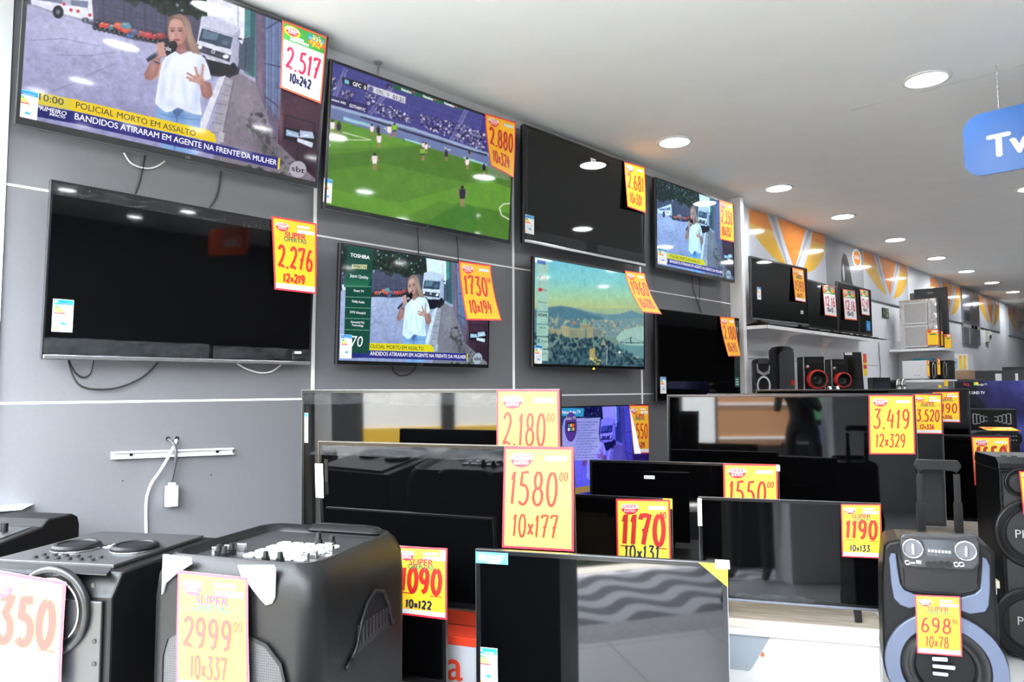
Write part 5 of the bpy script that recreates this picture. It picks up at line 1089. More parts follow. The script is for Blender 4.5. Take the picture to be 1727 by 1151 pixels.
s = MB(); (ax, az), (bx, bz) = L4b(1540, 790), L4b(1622, 797); s.prism([(ax, az+.012), (ax+.01, bz+.042), (bx-.01, bz+.042), (bx, az+.012), (bx-.018, bz-.004), (bx-.03, bz+.004), (ax+.03, bz+.004), (ax+.018, bz-.004)], hy-.014, hy+.014, M_SPK, 'y'); hb = s.build('handle_grip', sp, bevel=.004)
for px in (1550, 1613):
    hx, hz = L4b(px, 800); s = MB(); s.box(hx-.011, hx+.011, hy-.007, hy+.007, .55, hz, M_SPK); s.box(hx-.014, hx+.014, hy-.010, hy+.010, .55, L4b(px, 848)[1], M_SPK); s.build('handle_tube', sp, bevel=.002)
for k in (-1, 1):
    s = MB(); s.cyl((cx+k*.17, .19, .05), .05, -.015, .015, M_BLK, 'x', 24); s.build('wheel', sp)
    s = MB(); s.box(cx+k*.15-.02, cx+k*.15+.02, .02, .06, .0, .06, M_BLK); s.build('foot', sp)
card('yellow price card reading 698, on the karaoke speaker ring', Fk, (1543, 1003.6), (1619.4, 1007), (1546.6, 1102.5), (1623, 1108.3), 'A', '698', '10x78', cents='96', off=.030, tall=True, group='price cards on the loudspeakers')

# tall tower speaker at the right edge
yaw = -63; e, n = disp(yaw); C5 = V((2.117, 4.605, 0)); Ft = Frame(C5, yaw)
sp = empty('tower_speaker', C5, 'tall black tower speaker with two woofers at the right edge', 'speaker', None, e, -n, (0, 0, 1))
def L5(px, py): d = Ft.hit(px, py)-C5; return d.dot(e), d.z
Hh = 1.03
s = MB(); s.box(0, .46, 0, .42, .02, Hh-.03, M_SPK); s.build('cabinet', sp, bevel=.008)
s = MB(); s.prism([(-.004, Hh-.029), (.0, Hh), (.05, Hh+.03), (.40, Hh+.03), (.42, Hh), (.42, Hh-.029)], 0, .46, M_BLK, 'x'); s.build('top_panel', sp, bevel=.003)
for x in (.05, .10):
    s = MB(); s.cyl((x, .08, Hh+.0305), .014, 0, .005, M_SPKG, 'z', 16); s.build('button', sp)
s = MB(); s.box(.015, .445, -.008, -.0005, .04, Hh-.05, mat('baffle_black', (.014, .014, .015), rough=.5)); s.build('baffle', sp, bevel=.002)
a, z = L5(1712, 814); driver(sp, a+.02, z, .075, -.009, 'tweeter')
a1, z1 = L5(1735, 900); driver(sp, a1+.02, z1, .185, -.009); a2, z2 = L5(1737, 1052); driver(sp, a2+.01, z2, .19, -.009)
for (px, py) in ((1710, 898), (1714, 1044)):
    a, z = L5(px, py+8); s = MB(); s.text('PHILCO', lambda p: (a+p[0], -.024, z+p[1]), mat('mark_grey', (.5, .5, .5)), size=.062, bold=-.012); s.build('maker_name', sp)
for p in ((1690, 800), (1690, 834), (1690, 848)):
    x, z = L5(*p); s = MB(); s.cyl((x, 0, z), .007, -.0095, -.0078, M_BLK, 'y', 10); s.build('screw', sp)
for x in (.06, .40):
    for y in (.06, .36):
        s = MB(); s.cyl((x, y, 0), .02, 0, .02, M_BLK, 'z', 12); s.build('foot', sp)
card('orange-yellow price card on the tower speaker, cut off by the right edge', Ft, (1718.4, 795), (1786, 797), (1726, 867.5), (1793, 870), 'A', '1', '', cents='', off=.03, group='price cards on the loudspeakers')
# ------------------------------------------------------------------ white wall: printed panels, shelves, far displays
M_PANEL = mat('panel_gloss', (.66, .68, .74), rough=.06, coat=.6)
M_PORG = mat('print_orange', rgb(232, 138, 44), rough=.08, coat=.6); M_PYEL = mat('print_yellow', rgb(228, 178, 52), rough=.08, coat=.6); M_PGRY = mat('print_grey', (.40, .42, .46), rough=.1, coat=.6)
def wall_panel(label, y0, y1, zt, zb, kind='fan'):
    s = MB(); s.box(.001, .006, y0, y1, zb, zt, M_PANEL); o = s.build('printed_panel', origin=(0.003, (y0+y1)/2, zb)); tag(o, label, 'wall panel', 'glossy printed panels under the ceiling'); o['kind'] = 'thing'
    s = MB(); w, h = y1-y0, zt-zb; X = .0065
    def P(u, v): return (X, y0+u*w, zt-v*h)
    def leaf(pts, m, dx=0.0):
        s.add([(X+dx, P(*p)[1], P(*p)[2]) for p in pts], [tuple(range(len(pts)))], m)
    def curve(a, c, b, n=8): return [((1-t)**2*a[0]+2*t*(1-t)*c[0]+t*t*b[0], (1-t)**2*a[1]+2*t*(1-t)*c[1]+t*t*b[1]) for t in [k/n for k in range(n+1)]]
    if kind == 'fan':
        leaf([(.34, .0), (.72, .0)]+curve((.72, .0), (.62, .45), (.545, .80))+curve((.545, .80), (.44, .5), (.34, .0)), M_PORG)
        leaf([(.0, .02), (.20, .0)]+curve((.20, .0), (.32, .5), (.47, .84))+curve((.47, .84), (.15, .65), (.0, .30)), M_PYEL); leaf([(.0, .02), (.20, .0), (.28, .25), (.0, .25)], M_PORG, .0006)
        leaf([(.82, .0), (1, .0), (1, .28)]+curve((1, .28), (.9, .75), (.62, .86))+curve((.62, .86), (.76, .5), (.82, .0)), M_PYEL); leaf([(.82, .0), (1, .0), (1, .18), (.80, .18)], M_PORG, .0006)
        for a, b in ((.24, .30), (.755, .80)): leaf([(a, .0), (b, .0), (.5+(a-.5)*.2+.02, .80), (.5+(a-.5)*.2, .80)], M_PGRY)
    s.build('printed_fan', o, origin=o.location) if kind == 'fan' else None
    return o, P
wall_panel('glossy panel printed with an orange fan, first after the white panel end', 6.08, 7.83, 3.09, 2.513)
o, P = wall_panel('grey printed panel with a dark-haired figure, between two orange fan panels', 7.84, 8.99, 3.09, 2.513, 'photo')
s = MB(); gk = [mat('print_shade_%d' % k, (c, c, c*1.06), rough=.1, coat=.6) for k, c in enumerate((.30, .02, .10, .42))]
s.add([P(*p) for p in ((0, 0), (1, 0), (1, 1), (0, 1))], [(0, 1, 2, 3)], gk[0])
def pp(pts, m, X):
    s.add([(X, P(*p)[1], P(*p)[2]) for p in pts], [tuple(range(len(pts)))], m)
pp([(.36, .95), (.38, .5), (.40, .34), (.46, .20), (.54, .24), (.60, .42), (.66, .72), (.74, .98)], gk[1], .0070); pp([(.405, .5), (.44, .42), (.47, .62), (.45, .80), (.42, .72)], gk[3], .0074)
pp([(.2, 1.0), (.26, .88), (.36, .84), (.38, 1.0)], gk[2], .0072); pp([(.66, 1.0), (.68, .84), (.80, .86), (.92, 1.0)], gk[2], .0072)
for r, m in ((.13, M_PAPER), (.10, M_PORG)): pp([(.82+r*math.cos(t), .22+r*1.5*math.sin(t)) for t in np.linspace(0, 2*math.pi, 21)[:-1]], m, .0072+.0002*(r < .12))
s.text('LASER', lambda p: (.0078, P(.82, 0)[1]+p[0], P(0, .24)[2]+p[1]), M_PAPER, size=.065, bold=.02, align='CENTER'); s.build('printed_portrait', o, origin=o.location)
wall_panel('glossy panel printed with an orange fan, second one, right of the grey portrait panel', 9.0, 10.70, 3.09, 2.513)
wall_panel('glossy panel printed with an orange fan, behind the black range hood', 11.78, 13.50, 3.07, 2.49)
wall_panel('glossy panel printed with an orange fan, right of the tall picture panel', 14.72, 16.34, 3.06, 2.49)
wall_panel('glossy panel printed with an orange fan, furthest along the wall', 17.14, 19.0, 3.04, 2.47)
s = MB(); y0, y1 = 13.47, 14.60; s.box(.002, .03, y0, y1, 2.15, 3.07, mat('picture_grey', (.20, .21, .24), rough=.15, metal=.5)); o = s.build('picture_panel', origin=(.02, (y0+y1)/2, 2.15)); tag(o, 'tall grey picture panel with streaks of light, between two orange fan panels', 'picture')
s = MB()
for (a, b, c, d, m) in ((.48, .62, .0, .98, gk[2]), (.66, .82, .25, .75, mat('print_brown', (.16, .08, .07), rough=.15)), (.1, .4, .42, .58, gk[1]), (.12, .40, .62, .66, gk[3]), (.0, 1, .30, .36, mat('print_pale', (.62, .60, .58), rough=.1, metal=.4)), (.3, .38, .0, .3, gk[3]), (.85, .97, .5, .95, gk[1])):
    s.add([(.0305, y0+(y1-y0)*u, 2.15+.92*v) for u, v in ((a, c), (b, c), (b, d), (a, d))], [(0, 1, 2, 3)], m)
s.build('printed_picture', o, origin=o.location)
# small fittings on the wall
s = MB(); p0, p1 = onx(1487, 519), onx(1497.5, 538); s.box(.001, .012, p0.y, p1.y, p1.z, p0.z, mat('exit_green', (.004, .022, .012), rough=.4)); gg = mat('exit_pale', (.16, .24, .12), rough=.4)
w_, h_ = p1.y-p0.y, p0.z-p1.z; s.box(.012, .0125, p0.y+w_*.6, p0.y+w_*.85, p1.z+h_*.1, p1.z+h_*.5, gg); s.box(.012, .0125, p0.y+w_*.65, p0.y+w_*.9, p1.z+h_*.6, p1.z+h_*.9, gg); s.add([(.0125, p0.y+w_*.2, p1.z+h_*.65), (.0125, p0.y+w_*.45, p1.z+h_*.5), (.0125, p0.y+w_*.2, p1.z+h_*.4)], [(0, 1, 2)], gg)
tag(s.build('exit_sign', origin=(0.006, p0.y, p1.z)), 'small dark green emergency exit sign on the white wall', 'sign')
p0 = onx(1664, 568); s = MB(); s.box(.0, .05, p0.y-.11, p0.y+.11, p0.z-.10, p0.z+.10, mat('box_beige', (.6, .6, .5), rough=.4)); s.lathe([(.05, .05), (.04, .07), (.0001, .072)], M_SILV, 'x', 20, (0, p0.y, p0.z)); tag(s.build('alarm_switch', origin=p0), 'small pale call point box on the white wall, right of the tall picture panel', 'wall switch')

# upper shelf with brackets, TVs on it
def wshelf(label, y0, y1, z, d, brackets):
    e = empty('shelf_board', (0, y0, z), label, 'shelf', 'white wall shelves'); s = MB(); s.box(.003, d, 0, y1-y0, -.012, 0, M_WHITE); s.box(d-.004, d, 0, y1-y0, -.042, 0, M_WHITE); s.box(.003, d, 0, .003, -.042, 0, M_WHITE)
    n = int((y1-y0)/.95)
    for k in range(1, n+1): s.box(d-.006, d+.0006, k*.95-.002, k*.95+.002, -.043, .0, M_SILV)
    s.build('board', e)
    for y in brackets:
        s = MB(); s.prism([(.0145, -.012), (d-.01, -.012), (d-.01, -.03), (.12, -.05), (.075, -.075), (.06, -.12), (.03, -.145), (.0145, -.145)], y-y0-.006, y-y0+.006, M_WHITE, 'y'); s.build('bracket', e)
    return e
wshelf('upper white wall shelf holding four TVs', 5.765, 8.75, 1.985, .30, (6.68, 7.66))
wshelf('lower white wall shelf holding the red-ringed speakers', 5.765, 9.30, 1.375, .36, ())
GS = 'small televisions on the upper wall shelf'
def shelf_tv(label, pxl, pxr, ytop, zb, X, yaw, energy=None, **kw):
    a, b = onx(pxl, 500, X), onx(pxr, 500, X); w = (b-a).length; zt = onx((pxl+pxr)/2, ytop, X).z; c = ((a.x+b.x)/2, (a.y+b.y)/2, (zt+zb)/2)
    return make_tv(label, c, w, zt-zb, yaw, 0, GS, feet=zb-1.987, thick=.025, deep=.025, energy=energy, **kw)
a1 = shelf_tv('black TV with the yellow 1590 card, first on the upper wall shelf', 1274.5, 1356.5, 443, 2.03, .20, -4, ((1277, 484), (1284, 506)), stickers=[(1353, 527, .05, .03, M_PAPER)], chin=(.012, M_SILV))
a2 = shelf_tv('black TV with a white 1216 card, second on the upper wall shelf', 1359, 1411, 477, 2.02, .21, 0)
a3 = shelf_tv('black TV with a lower hung 1216 card, third on the upper wall shelf', 1413.5, 1446, 479, 2.02, .21, 0)
a4 = shelf_tv('black TV with a blue sticker and the 1248 card, last on the upper wall shelf', 1448, 1469, 487, 2.02, .21, 0)
a, z = a4.loc(1464.5, 550); s = MB(); s.box(a-.06, a+.06, -.001, .002, z-.055, z+.055, M_LBLUE); s.box(a-.03, a+.03, -.0014, -.001, z-.02, z+.02, M_SKY); s.build('blue_sticker', a4.root)
GC4 = 'price cards on the shelf televisions'
card('yellow price card reading 1590, on the first TV of the upper wall shelf', a1.F, (1336, 450.9), (1355.2, 455.5), (1341.6, 507.3), (1358.9, 510.3), 'A', '1590', '10x177', cents='', free=True, group=GC4)
card('white price card with green header reading 1216, on the second shelf TV', a2.F, (1387, 481), (1407.9, 484), (1391.3, 532), (1411.3, 535), 'C', '12.16', '10x15', cents='', free=True, group=GC4)
card('white price card with green header reading 1216, hanging lower, on the third shelf TV', a3.F, (1421, 487.8), (1441.7, 491), (1424.9, 539), (1445.5, 541), 'C', '12.16', '10x15', cents='', free=True, group=GC4)
card('white price card with green header reading 1248, on the last shelf TV', a4.F, (1450, 488), (1463.9, 490.5), (1453.5, 530.7), (1466.6, 533), 'C', '12.48', '10x15', cents='', free=True, group=GC4)
# speakers on the lower shelf (they face along +x, a little toward the door)
ZS = 1.3765
def yof(px, X): return onx(px, 630, X).y
def zof(px, py, X): return onx(px, py, X).z
M_REDR = mat('ring_red', (.55, .02, .012), rough=.25, metal=.4)
YS = -46
es_, ns_ = disp(YS)
def onshelf(name, label, pxl, pxr, ptop, X=.345, group=None):
    p = onx(pxr, 640, X); q = onplane(pxl, 640, p, ns_); w = (p-q).dot(es_); zt = onplane((pxl+pxr)/2, ptop, p, ns_).z
    c = (p+q)/2; e = empty(name, (c.x, c.y, ZS), label, 'speaker', group, es_, -ns_, (0, 0, 1)); return e, w, zt-ZS
def ringed(label, p0, p1, ptop):
    e, w, h = onshelf('bookshelf_speaker', label, p0, p1, ptop, .33, 'red-ringed speakers on the lower wall shelf')
    s = MB(); s.box(-w/2, w/2, .0, .15, 0, h, M_SPK); s.build('cabinet', e, bevel=.003); s = MB(); s.box(-w/2, -w/2+.012, -.003, .0, .0, h, mat('strip_taupe', (.30, .27, .25), rough=.4)); s.build('side_strip', e)
    r = min(w*.44, h*.37); cz = h*.395; x = w*.05; s = MB(); s.lathe([(r, -.002), (r*1.0, -.075), (r*.88, -.08), (r*.84, -.05)], M_REDR, 'y', 36, (x, 0, cz)); s.build('red_ring', e)
    s = MB(); s.lathe([(r*.90, -.06), (r*.84, -.088), (r*.74, -.075), (r*.6, -.03), (r*.2, -.025), (.0001, -.04)], M_BLK, 'y', 36, (x, 0, cz)); s.build('woofer', e)
    s = MB(); s.box(-w*.36, w*.40, -.004, -.0005, h*.84, h*.95, M_BLK); s.build('tweeter_panel', e); s = MB(); s.lathe([(.018, -.004), (.014, -.014), (.0001, -.016)], M_CHR, 'y', 16, (-w*.30, 0, h*.74)); s.build('tweeter', e)
    return e
ringed('red-ringed black speaker beside the big plain speaker on the lower wall shelf', 1355, 1391, 602)
ringed('red-ringed black speaker beside the tall dark monitor on the lower wall shelf', 1402, 1431, 606)
e, w, h = onshelf('large_speaker', 'large plain black rounded speaker on the lower wall shelf', 1312, 1343, 584)
s = MB(); loft(s, [(rrect(w-.03, .24, .04, 6, 0, .13), 0), (rrect(w, .26, .05, 6, 0, .13), .03), (rrect(w, .26, .05, 6, 0, .13), h-.03), (rrect(w-.05, .21, .04, 6, 0, .13), h)], M_SPK); s.build('cabinet', e)
s = MB(); s.prism(rrect(w*.82, h*.85, .04, 6, 0, h*.47), -.006, .003, M_GRL, 'y'); s.build('front_grille', e, bevel=.002)
s = MB(); s.box(w*.2, w*.38, -.012, -.0055, h*.2, h*.3, M_REDR); s.build('side_light', e)
e, w, h = onshelf('portable_speaker', 'small black speaker with a pale ring and strap on the lower wall shelf', 1271, 1304, 606, .30); w *= .85
s = MB(); s.prism(rrect(w, h, .03, 5, 0, h/2), 0, .09, M_SPK, 'y'); s.build('cabinet', e, bevel=.008)
s = MB(); s.ring([(w*.40*math.cos(t), h*.27+h*.26*math.sin(t)) for t in np.linspace(0, 2*math.pi, 37)[:-1]], [(w*.33*math.cos(t), h*.27+h*.215*math.sin(t)) for t in np.linspace(0, 2*math.pi, 37)[:-1]], -.01, .001, mat('ring_pale', (.5, .52, .56), rough=.3)); s.build('pale_ring', e)
s = MB(); s.lathe([(w*.29, -.002), (w*.1, .012), (.0001, .01)], M_BLK, 'y', 30, (0, 0, h*.27)); s.build('woofer', e)
s = MB(); s.prism([(-w*.42, h*.86), (-w*.34, h*.88), (-w*.28, h*.70), (0, h*.62), (w*.28, h*.68), (w*.34, h*.84), (w*.42, h*.82), (w*.36, h*.60), (0, h*.53), (-w*.36, h*.62)], -.008, .001, M_SILV, 'y'); s.build('trim_arm', e)
s = MB(); s.box(-w*.3, w*.3, -.012, .0, h*.86, h*1.02, M_SPKG); s.build('control_box', e, bevel=.003)
s = MB(); s.tube(smooth_path([(-w*.5, .03, h*.95), (-w*.66, -.01, h*.6), (-w*.5, -.02, h*.2), (-w*.30, -.02, .008)]), .004, M_SPKG); s.build('strap', e)
e, w, h = onshelf('dark_monitor', 'tall dark glossy monitor leaning on the lower wall shelf', 1426, 1460, 594, .30); e['category'] = 'monitor'
w *= .85; s = MB(); s.prism([(0, 0), (.03, 0), (.07, h), (.04, h)], -w/2, w/2, mat('slab_black', (.003, .003, .0035), rough=.3, spec=.2), 'x'); s.build('back_cover', e, bevel=.004)
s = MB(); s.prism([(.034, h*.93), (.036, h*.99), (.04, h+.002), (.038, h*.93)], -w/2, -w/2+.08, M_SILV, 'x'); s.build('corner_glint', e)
X2 = .35; y2 = onx(1459, 620, X2).y; s = MB(); s.box(X2-.002, X2, y2-.05, y2+.05, zof(1459, 634, X2), zof(1459, 597, X2), M_YEL); s.box(X2, X2+.001, y2-.05, y2+.05, zof(1459, 612, X2), zof(1459, 597, X2), M_REDO); s.box(X2, X2+.001, y2-.05, y2+.05, zof(1459, 622, X2), zof(1459, 616, X2), M_RED)
s.box(X2-.003, X2-.0022, y2-.05, y2+.05, ZS, zof(1459, 597, X2), M_FILM)
tag(s.build('price_sign', origin=(X2, y2, ZS)), 'narrow yellow and red card in front of the tall dark monitor', 'price sign', 'price cards on the shelves')
e, w, h = onshelf('stereo_unit', 'low wide black stereo unit on the lower wall shelf', 1472, 1502, 637, .34); e['category'] = 'stereo'
s = MB(); s.box(-w/2, w/2, .0, .13, 0, h, M_BLK); s.build('body', e, bevel=.006)
s = MB(); s.box(-w*.45, w*.45, -.004, -.0005, .03, h*.75, mat('window_dark', (.02, .02, .025), rough=.1)); s.build('front_window', e)
for k, (px) in enumerate((1398, 1405, 1411)):
    X = .33; y = yof(px, X); s = MB(); s.lathe([(.0001, 0), (.022, 0), (.026, .02), (.022, .06), (.014, .075), (.0001, .078)], [M_CHR, M_BLK, M_CHR][k], 'z', 18, (X, y, ZS)); s.lathe([(.0262, .024), (.0262, .04)], M_REDR if k == 1 else M_BLK, 'z', 18, (X, y, ZS))
    tag(s.build('mini_gadget', origin=(X, y, ZS)), 'tiny %s gadget on the lower wall shelf, %s between the two red-ringed speakers' % (['chrome', 'black and red', 'chrome and dark'][k], ['first', 'middle', 'last'][k]), 'gadget', 'tiny gadgets on the lower wall shelf')
for k, px in enumerate((1507, 1518)):
    X = .335; y = [9.0, 9.19][k]; s = MB(); s.lathe([(.075, .0), (.07, -.06), (.05, -.10), (.02, -.12), (.0001, -.12)], M_BLK, 'x', 24, (X, y, ZS+.082)); s.lathe([(.075, 0), (.079, .01), (.06, .014), (.055, .004), (.0001, -.01)], M_CHR, 'x', 24, (X, y, ZS+.082)); 
    tag(s.build('round_speaker', origin=(X, y, ZS)), ['small black round-fronted speaker with a chrome rim beside the stereo unit', 'small black round-fronted speaker with a chrome rim, last on the lower wall shelf'][k], 'speaker', 'round-fronted speakers')
p = onx(1482, 575, .02); s = MB(); s.tube(smooth_path([onx(1482, 578, .015), onx(1483, 600, .015), onx(1485, 625, .015), onx(1484, 640, .02)]), .004, M_CORD); tag(s.build('power_cord', origin=onx(1484, 640, .02)), 'thin dark cord hanging down the white wall from the end of the upper shelf', 'cord')

# gondola end: hood and foil-wrapped hood on top, microwaves below (faces the street door)
YG = 10.0
def G(px, py, Y=YG): return ony(px, py, Y)
g = empty('display_rack', (.02, YG+.2, 0), 'white metal shop rack with two shelves along the white wall', 'rack')
def gx(px): return G(px, 600).x
def gz(py, px=1550): return G(px, py).z
x0, x1 = .012, .64; o = V((.02, YG+.2, 0))
s = MB(); s.box(x0-.01-o.x, x0+.055-o.x, -.02, .05, 0, gz(575, 1506), M_WHITE); s.build('upright', g)
s = MB(); s.box(x0-.01-o.x, x0+.055-o.x, .10, .17, 0, gz(575, 1506), M_WHITE); s.build('upright', g)
zu, zl = gz(589.0, 1560), gz(641, 1560)
for nm, z, xx in (('shelf', zu, x1-.02), ('shelf', zl, x1+.02)):
    s = MB(); s.box(x0-o.x, xx-o.x, -.40, -.01, z-.03, z, M_WHITE); s.prism([(x0+.05-o.x, z-.03), (xx-o.x-.05, z-.03), (x0+.05-o.x, z-.13)], -.02, -.005, M_WHITE, 'y'); s.build('shelf', g)
s = MB(); s.box(x0-o.x+.05, x1-o.x, -.008, .004, .1, zu-.03, mat('rack_back', (.5, .51, .53), rough=.5)); s.build('back_panel', g)
# black hood
Yh = YG+.05; a, b = ony(1541, 489, Yh), ony(1601.5, 590, Yh)
h = empty('range_hood', ((a.x+b.x)/2, Yh, zu+.001), 'tall black glass range hood standing on top of the white rack', 'range hood'); w, hh = b.x-a.x, a.z-zu
s = MB(); s.box(-w/2, w/2, 0, .04, 0, hh, mat('hood_black', (.010, .010, .013), rough=.2)); s.build('glass_front', h, bevel=.004)
s = MB(); s.box(-w/2-.06, w*.3, .041, .13, .05, hh-.04, mat('hood_side', (.12, .125, .15), rough=.4)); s.build('duct_box', h)
s = MB(); s.box(-.03, .03, -.001, 0, hh-.065, hh-.055, M_SILV)
for k in range(5): s.box(w*.22, w*.235, -.001, 0, hh*.30+k*.03, hh*.30+k*.03+.012, M_SILV)
s.build('controls', h)
# foil-wrapped hood with two filters
Yf = YG-.08; a, b = ony(1516, 508, Yf), ony(1582, 586, Yf); w, hh = b.x-a.x, a.z-zu
h = empty('wrapped_hood', ((a.x+b.x)/2, Yf, zu+.001), 'foil-wrapped range hood with two pale filters leaning on top of the white rack', 'range hood')
M_FOIL = mat('foil_wrap', (.62, .61, .60), rough=.22, metal=.75, noise=(9, .3))
s = MB(); n = 16
vs = [(-w/2+w*i/n, -.006*math.sin(i*2.3+j*1.7)-.006*math.cos(j*2.9), hh*j/n) for j in range(n+1) for i in range(n+1)]
s.add(vs, [(j*(n+1)+i, j*(n+1)+i+1, (j+1)*(n+1)+i+1, (j+1)*(n+1)+i) for j in range(n) for i in range(n)], M_FOIL, True); s.box(-w/2, w/2, .012, .11, 0, hh, M_FOIL); s.build('wrapped_body', h)
for k in range(2):
    s = MB(); z0 = hh*(.05+.47*k); s.box(-w*.36, w*.24, -.020, -.013, z0, z0+hh*.40, mat('filter_grey', (.42, .41, .40), rough=.6, noise=(60, .2))); f = s.build('filter', h)
    s = MB(); s.ring([(-w*.38, z0-.012), (w*.26, z0-.012), (w*.26, z0+hh*.42), (-w*.38, z0+hh*.42)], [(-w*.355, z0+.006), (w*.235, z0+.006), (w*.235, z0+hh*.395), (-w*.355, z0+hh*.395)], -.024, -.012, mat('filter_rim', (.66, .65, .63), rough=.4)); s.build('filter_rim', f)
def flatcard(label, px0, py0, px1, py1, Y, group='price cards on the rack', head=True):
    a, b = ony(px0, py0, Y), ony(px1, py1, Y); w, hh = b.x-a.x, a.z-b.z; s = MB()
    s.box(0, w, 0, .002, -hh, 0, M_RED); s.box(w*.05, w*.95, -.0006, 0, -hh*.97, -hh*.03, M_YEL)
    if head:
        s.box(w*.05, w*.95, -.001, -.0006, -hh*.22, -hh*.03, M_ORG); s.box(w*.5, w*.92, -.0014, -.001, -hh*.18, -hh*.07, M_PAPER); s.box(w*.12, w*.35, -.0014, -.001, -hh*.2, -hh*.06, M_RED); s.box(w*.25, w*.8, -.0014, -.0006, -hh*.34, -hh*.27, M_INKG)
    o = s.build('price_sign'); o.location = a; return tag(o, label, 'price sign', group)
flatcard('small yellow card on the corner of the foil-wrapped hood', 1562.5, 556.6, 1584, 582.4, YG-.115)
flatcard('small yellow card between the foil-wrapped hood and the black hood', 1586, 559, 1591.2, 584, YG+.035)
flatcard('small yellow card at the foot of the black range hood', 1592, 564, 1605.3, 588, YG+.032)
# microwaves
def micro(label, px0, px1, py0, Y, body, door, oval):
    a, b = ony(px0, py0, Y), ony(px1, 640, Y); w = b.x-a.x; hh = a.z-zl-.004
    e = empty('microwave', ((a.x+b.x)/2, Y, zl+.002), label, 'microwave oven', 'microwaves on the white rack'); 
    s = MB(); s.box(-w/2, w/2, .0, .23, .008, hh, body); s.build('case', e, bevel=.006); s = MB(); s.box(-w/2+.008, w*.30, -.012, -.0005, .012, hh-.008, door); d = s.build('door', e, bevel=.003)
    s = MB(); s.box(w*.20, w*.25, -.026, -.0125, hh*.15, hh*.85, M_WPL if not oval else M_CHR); s.build('handle', d)
    s = MB(); s.box(w*.32, w*.48, -.006, -.0005, .02, hh-.02, M_WPL if not oval else M_BLK); s.build('control_panel', e)
    if oval:
        s = MB(); t = np.linspace(0, 2*math.pi, 25)[:-1]; s.ring([(w*.0+w*.16*math.cos(q), hh*.5+hh*.46*math.sin(q)) for q in t], [(w*.0+w*.12*math.cos(q), hh*.5+hh*.38*math.sin(q)) for q in t], -.018, -.0125, M_CHR); s.build('door_trim', d)
    else:
        s = MB()
        for k in (0, 1): s.box(w*(-.02+.13*k), w*(.06+.13*k), -.0135, -.0125, hh*.2, hh*.26, M_LGREY)
        s.build('door_marks', d)
    for sx in (-1, 1):
        s = MB(); s.box(sx*w*.4-.015, sx*w*.4+.015, .03, .20, 0, .008, M_BLK); s.build('foot', e)
micro('white microwave oven on the lower shelf of the white rack', 1521, 1566, 609, YG-.14, M_WPL, M_WPL, False)
micro('dark microwave with a bright oval door trim, middle one on the white rack', 1567, 1584, 610, YG-.10, M_BLK, M_BLK, True)
micro('dark microwave with bright door trim, right end of the white rack', 1585.5, 1603, 608, YG-.06, M_BLK, M_BLK, True)
flatcard('slim yellow card on the right side of the white microwave', 1562.8, 607.5, 1568.3, 635.5, YG-.168, head=True)
flatcard('slim yellow card between the two dark microwaves', 1580, 605.5, 1586.5, 632.5, YG-.135)
for k, (a, b, c, d) in enumerate(((1582, 650, 1588, 654.5), (1592, 641.5, 1599.5, 652))): flatcard(['tiny yellow ticket low on the edge of the lower rack shelf', 'small yellow ticket at the end of the lower rack shelf'][k], a, b, c, d, YG-.21, head=False)
s = MB(); a = ony(1537, 607, YG-.12); s.box(a.x, a.x+.22, YG-.06, YG+.06, ony(1537, 609, YG-.12).z+.003, a.z+.012, mat('teal_card', (.02, .22, .28), rough=.4)); tag(s.build('teal_box', origin=(a.x, YG, a.z)), 'flat teal box lying on top of the white microwave', 'box')

# boxes and displays behind
def plainbox(name, label, px0, py0, px1, py1, Y, dep, m, cat='box', group=None, extra=None):
    a, b = ony(px0, py0, Y), ony(px1, py1, Y); zb_ = max(b.z, 0.0) if py1 < 700 else 0.0; w, hh = b.x-a.x, a.z-zb_; e = empty(name, (a.x, Y, zb_), label, cat, group); s = MB(); s.box(0, w, 0, dep, 0, hh, m); s.build('body', e, bevel=.004)
    if extra: extra(e, w, hh)
    return e
def cook(e, w, hh):
    s = MB(); s.box(w*.1, w*.45, -.003, -.0005, hh*.1, hh*.75, M_LGREY); s.build('door', e); s = MB(); s.box(w*.15, w*.4, -.006, -.003, hh*.42, hh*.55, M_LBLUE); s.build('blue_sticker', e)
    for k, u in enumerate((.55, .78)):
        s = MB(); s.box(w*u, w*(u+.13), -.006, -.003, hh*.08, hh*.9, M_YEL); s.box(w*u, w*(u+.13), -.0065, -.006, hh*.74, hh*.9, M_ORG); s.build('energy_label', e)
YB = 11.2
bz = ony(1610, 640, YB).z
plainbox('shop_counter', 'grey shop counter behind the white rack', 1596, 640.3, 1650, 800, YB-.12, .6, mat('counter_grey', (.05, .05, .055), rough=.5), 'counter')
plainbox('carton', 'brown cardboard carton under the white appliance, right of the rack', 1598, 625.6, 1634, 640.1, YB-.05, .35, M_CARD)
plainbox('white_appliance', 'small white appliance with yellow labels on the brown carton, right of the rack', 1600, 598, 1633, 625.0, YB, .3, M_WPL, 'appliance', None, cook)
def counter(e, w, hh):
    for k, u in enumerate((.28, .50, .64, .76, .88)):
        s = MB(); s.box(w*u, w*(u+[.07, .03, .04, .04, .07][k]), -.004, -.0005, hh-.30, hh-.05, M_PAPER if k != 2 else M_LGREY); s.build('white_notice', e)
plainbox('display_counter', 'long dark grey counter with white notices at the back right', 1637, 626, 1800, 760, 13.2, .8, mat('counter_dark', (.035, .036, .04), rough=.5), 'counter', None, counter)
plainbox('upper_counter', 'dark counter block rising behind the long grey counter, at the right edge', 1690, 619.5, 1800, 760, 14.3, .6, mat('counter_black', (.015, .016, .02), rough=.5), 'counter')
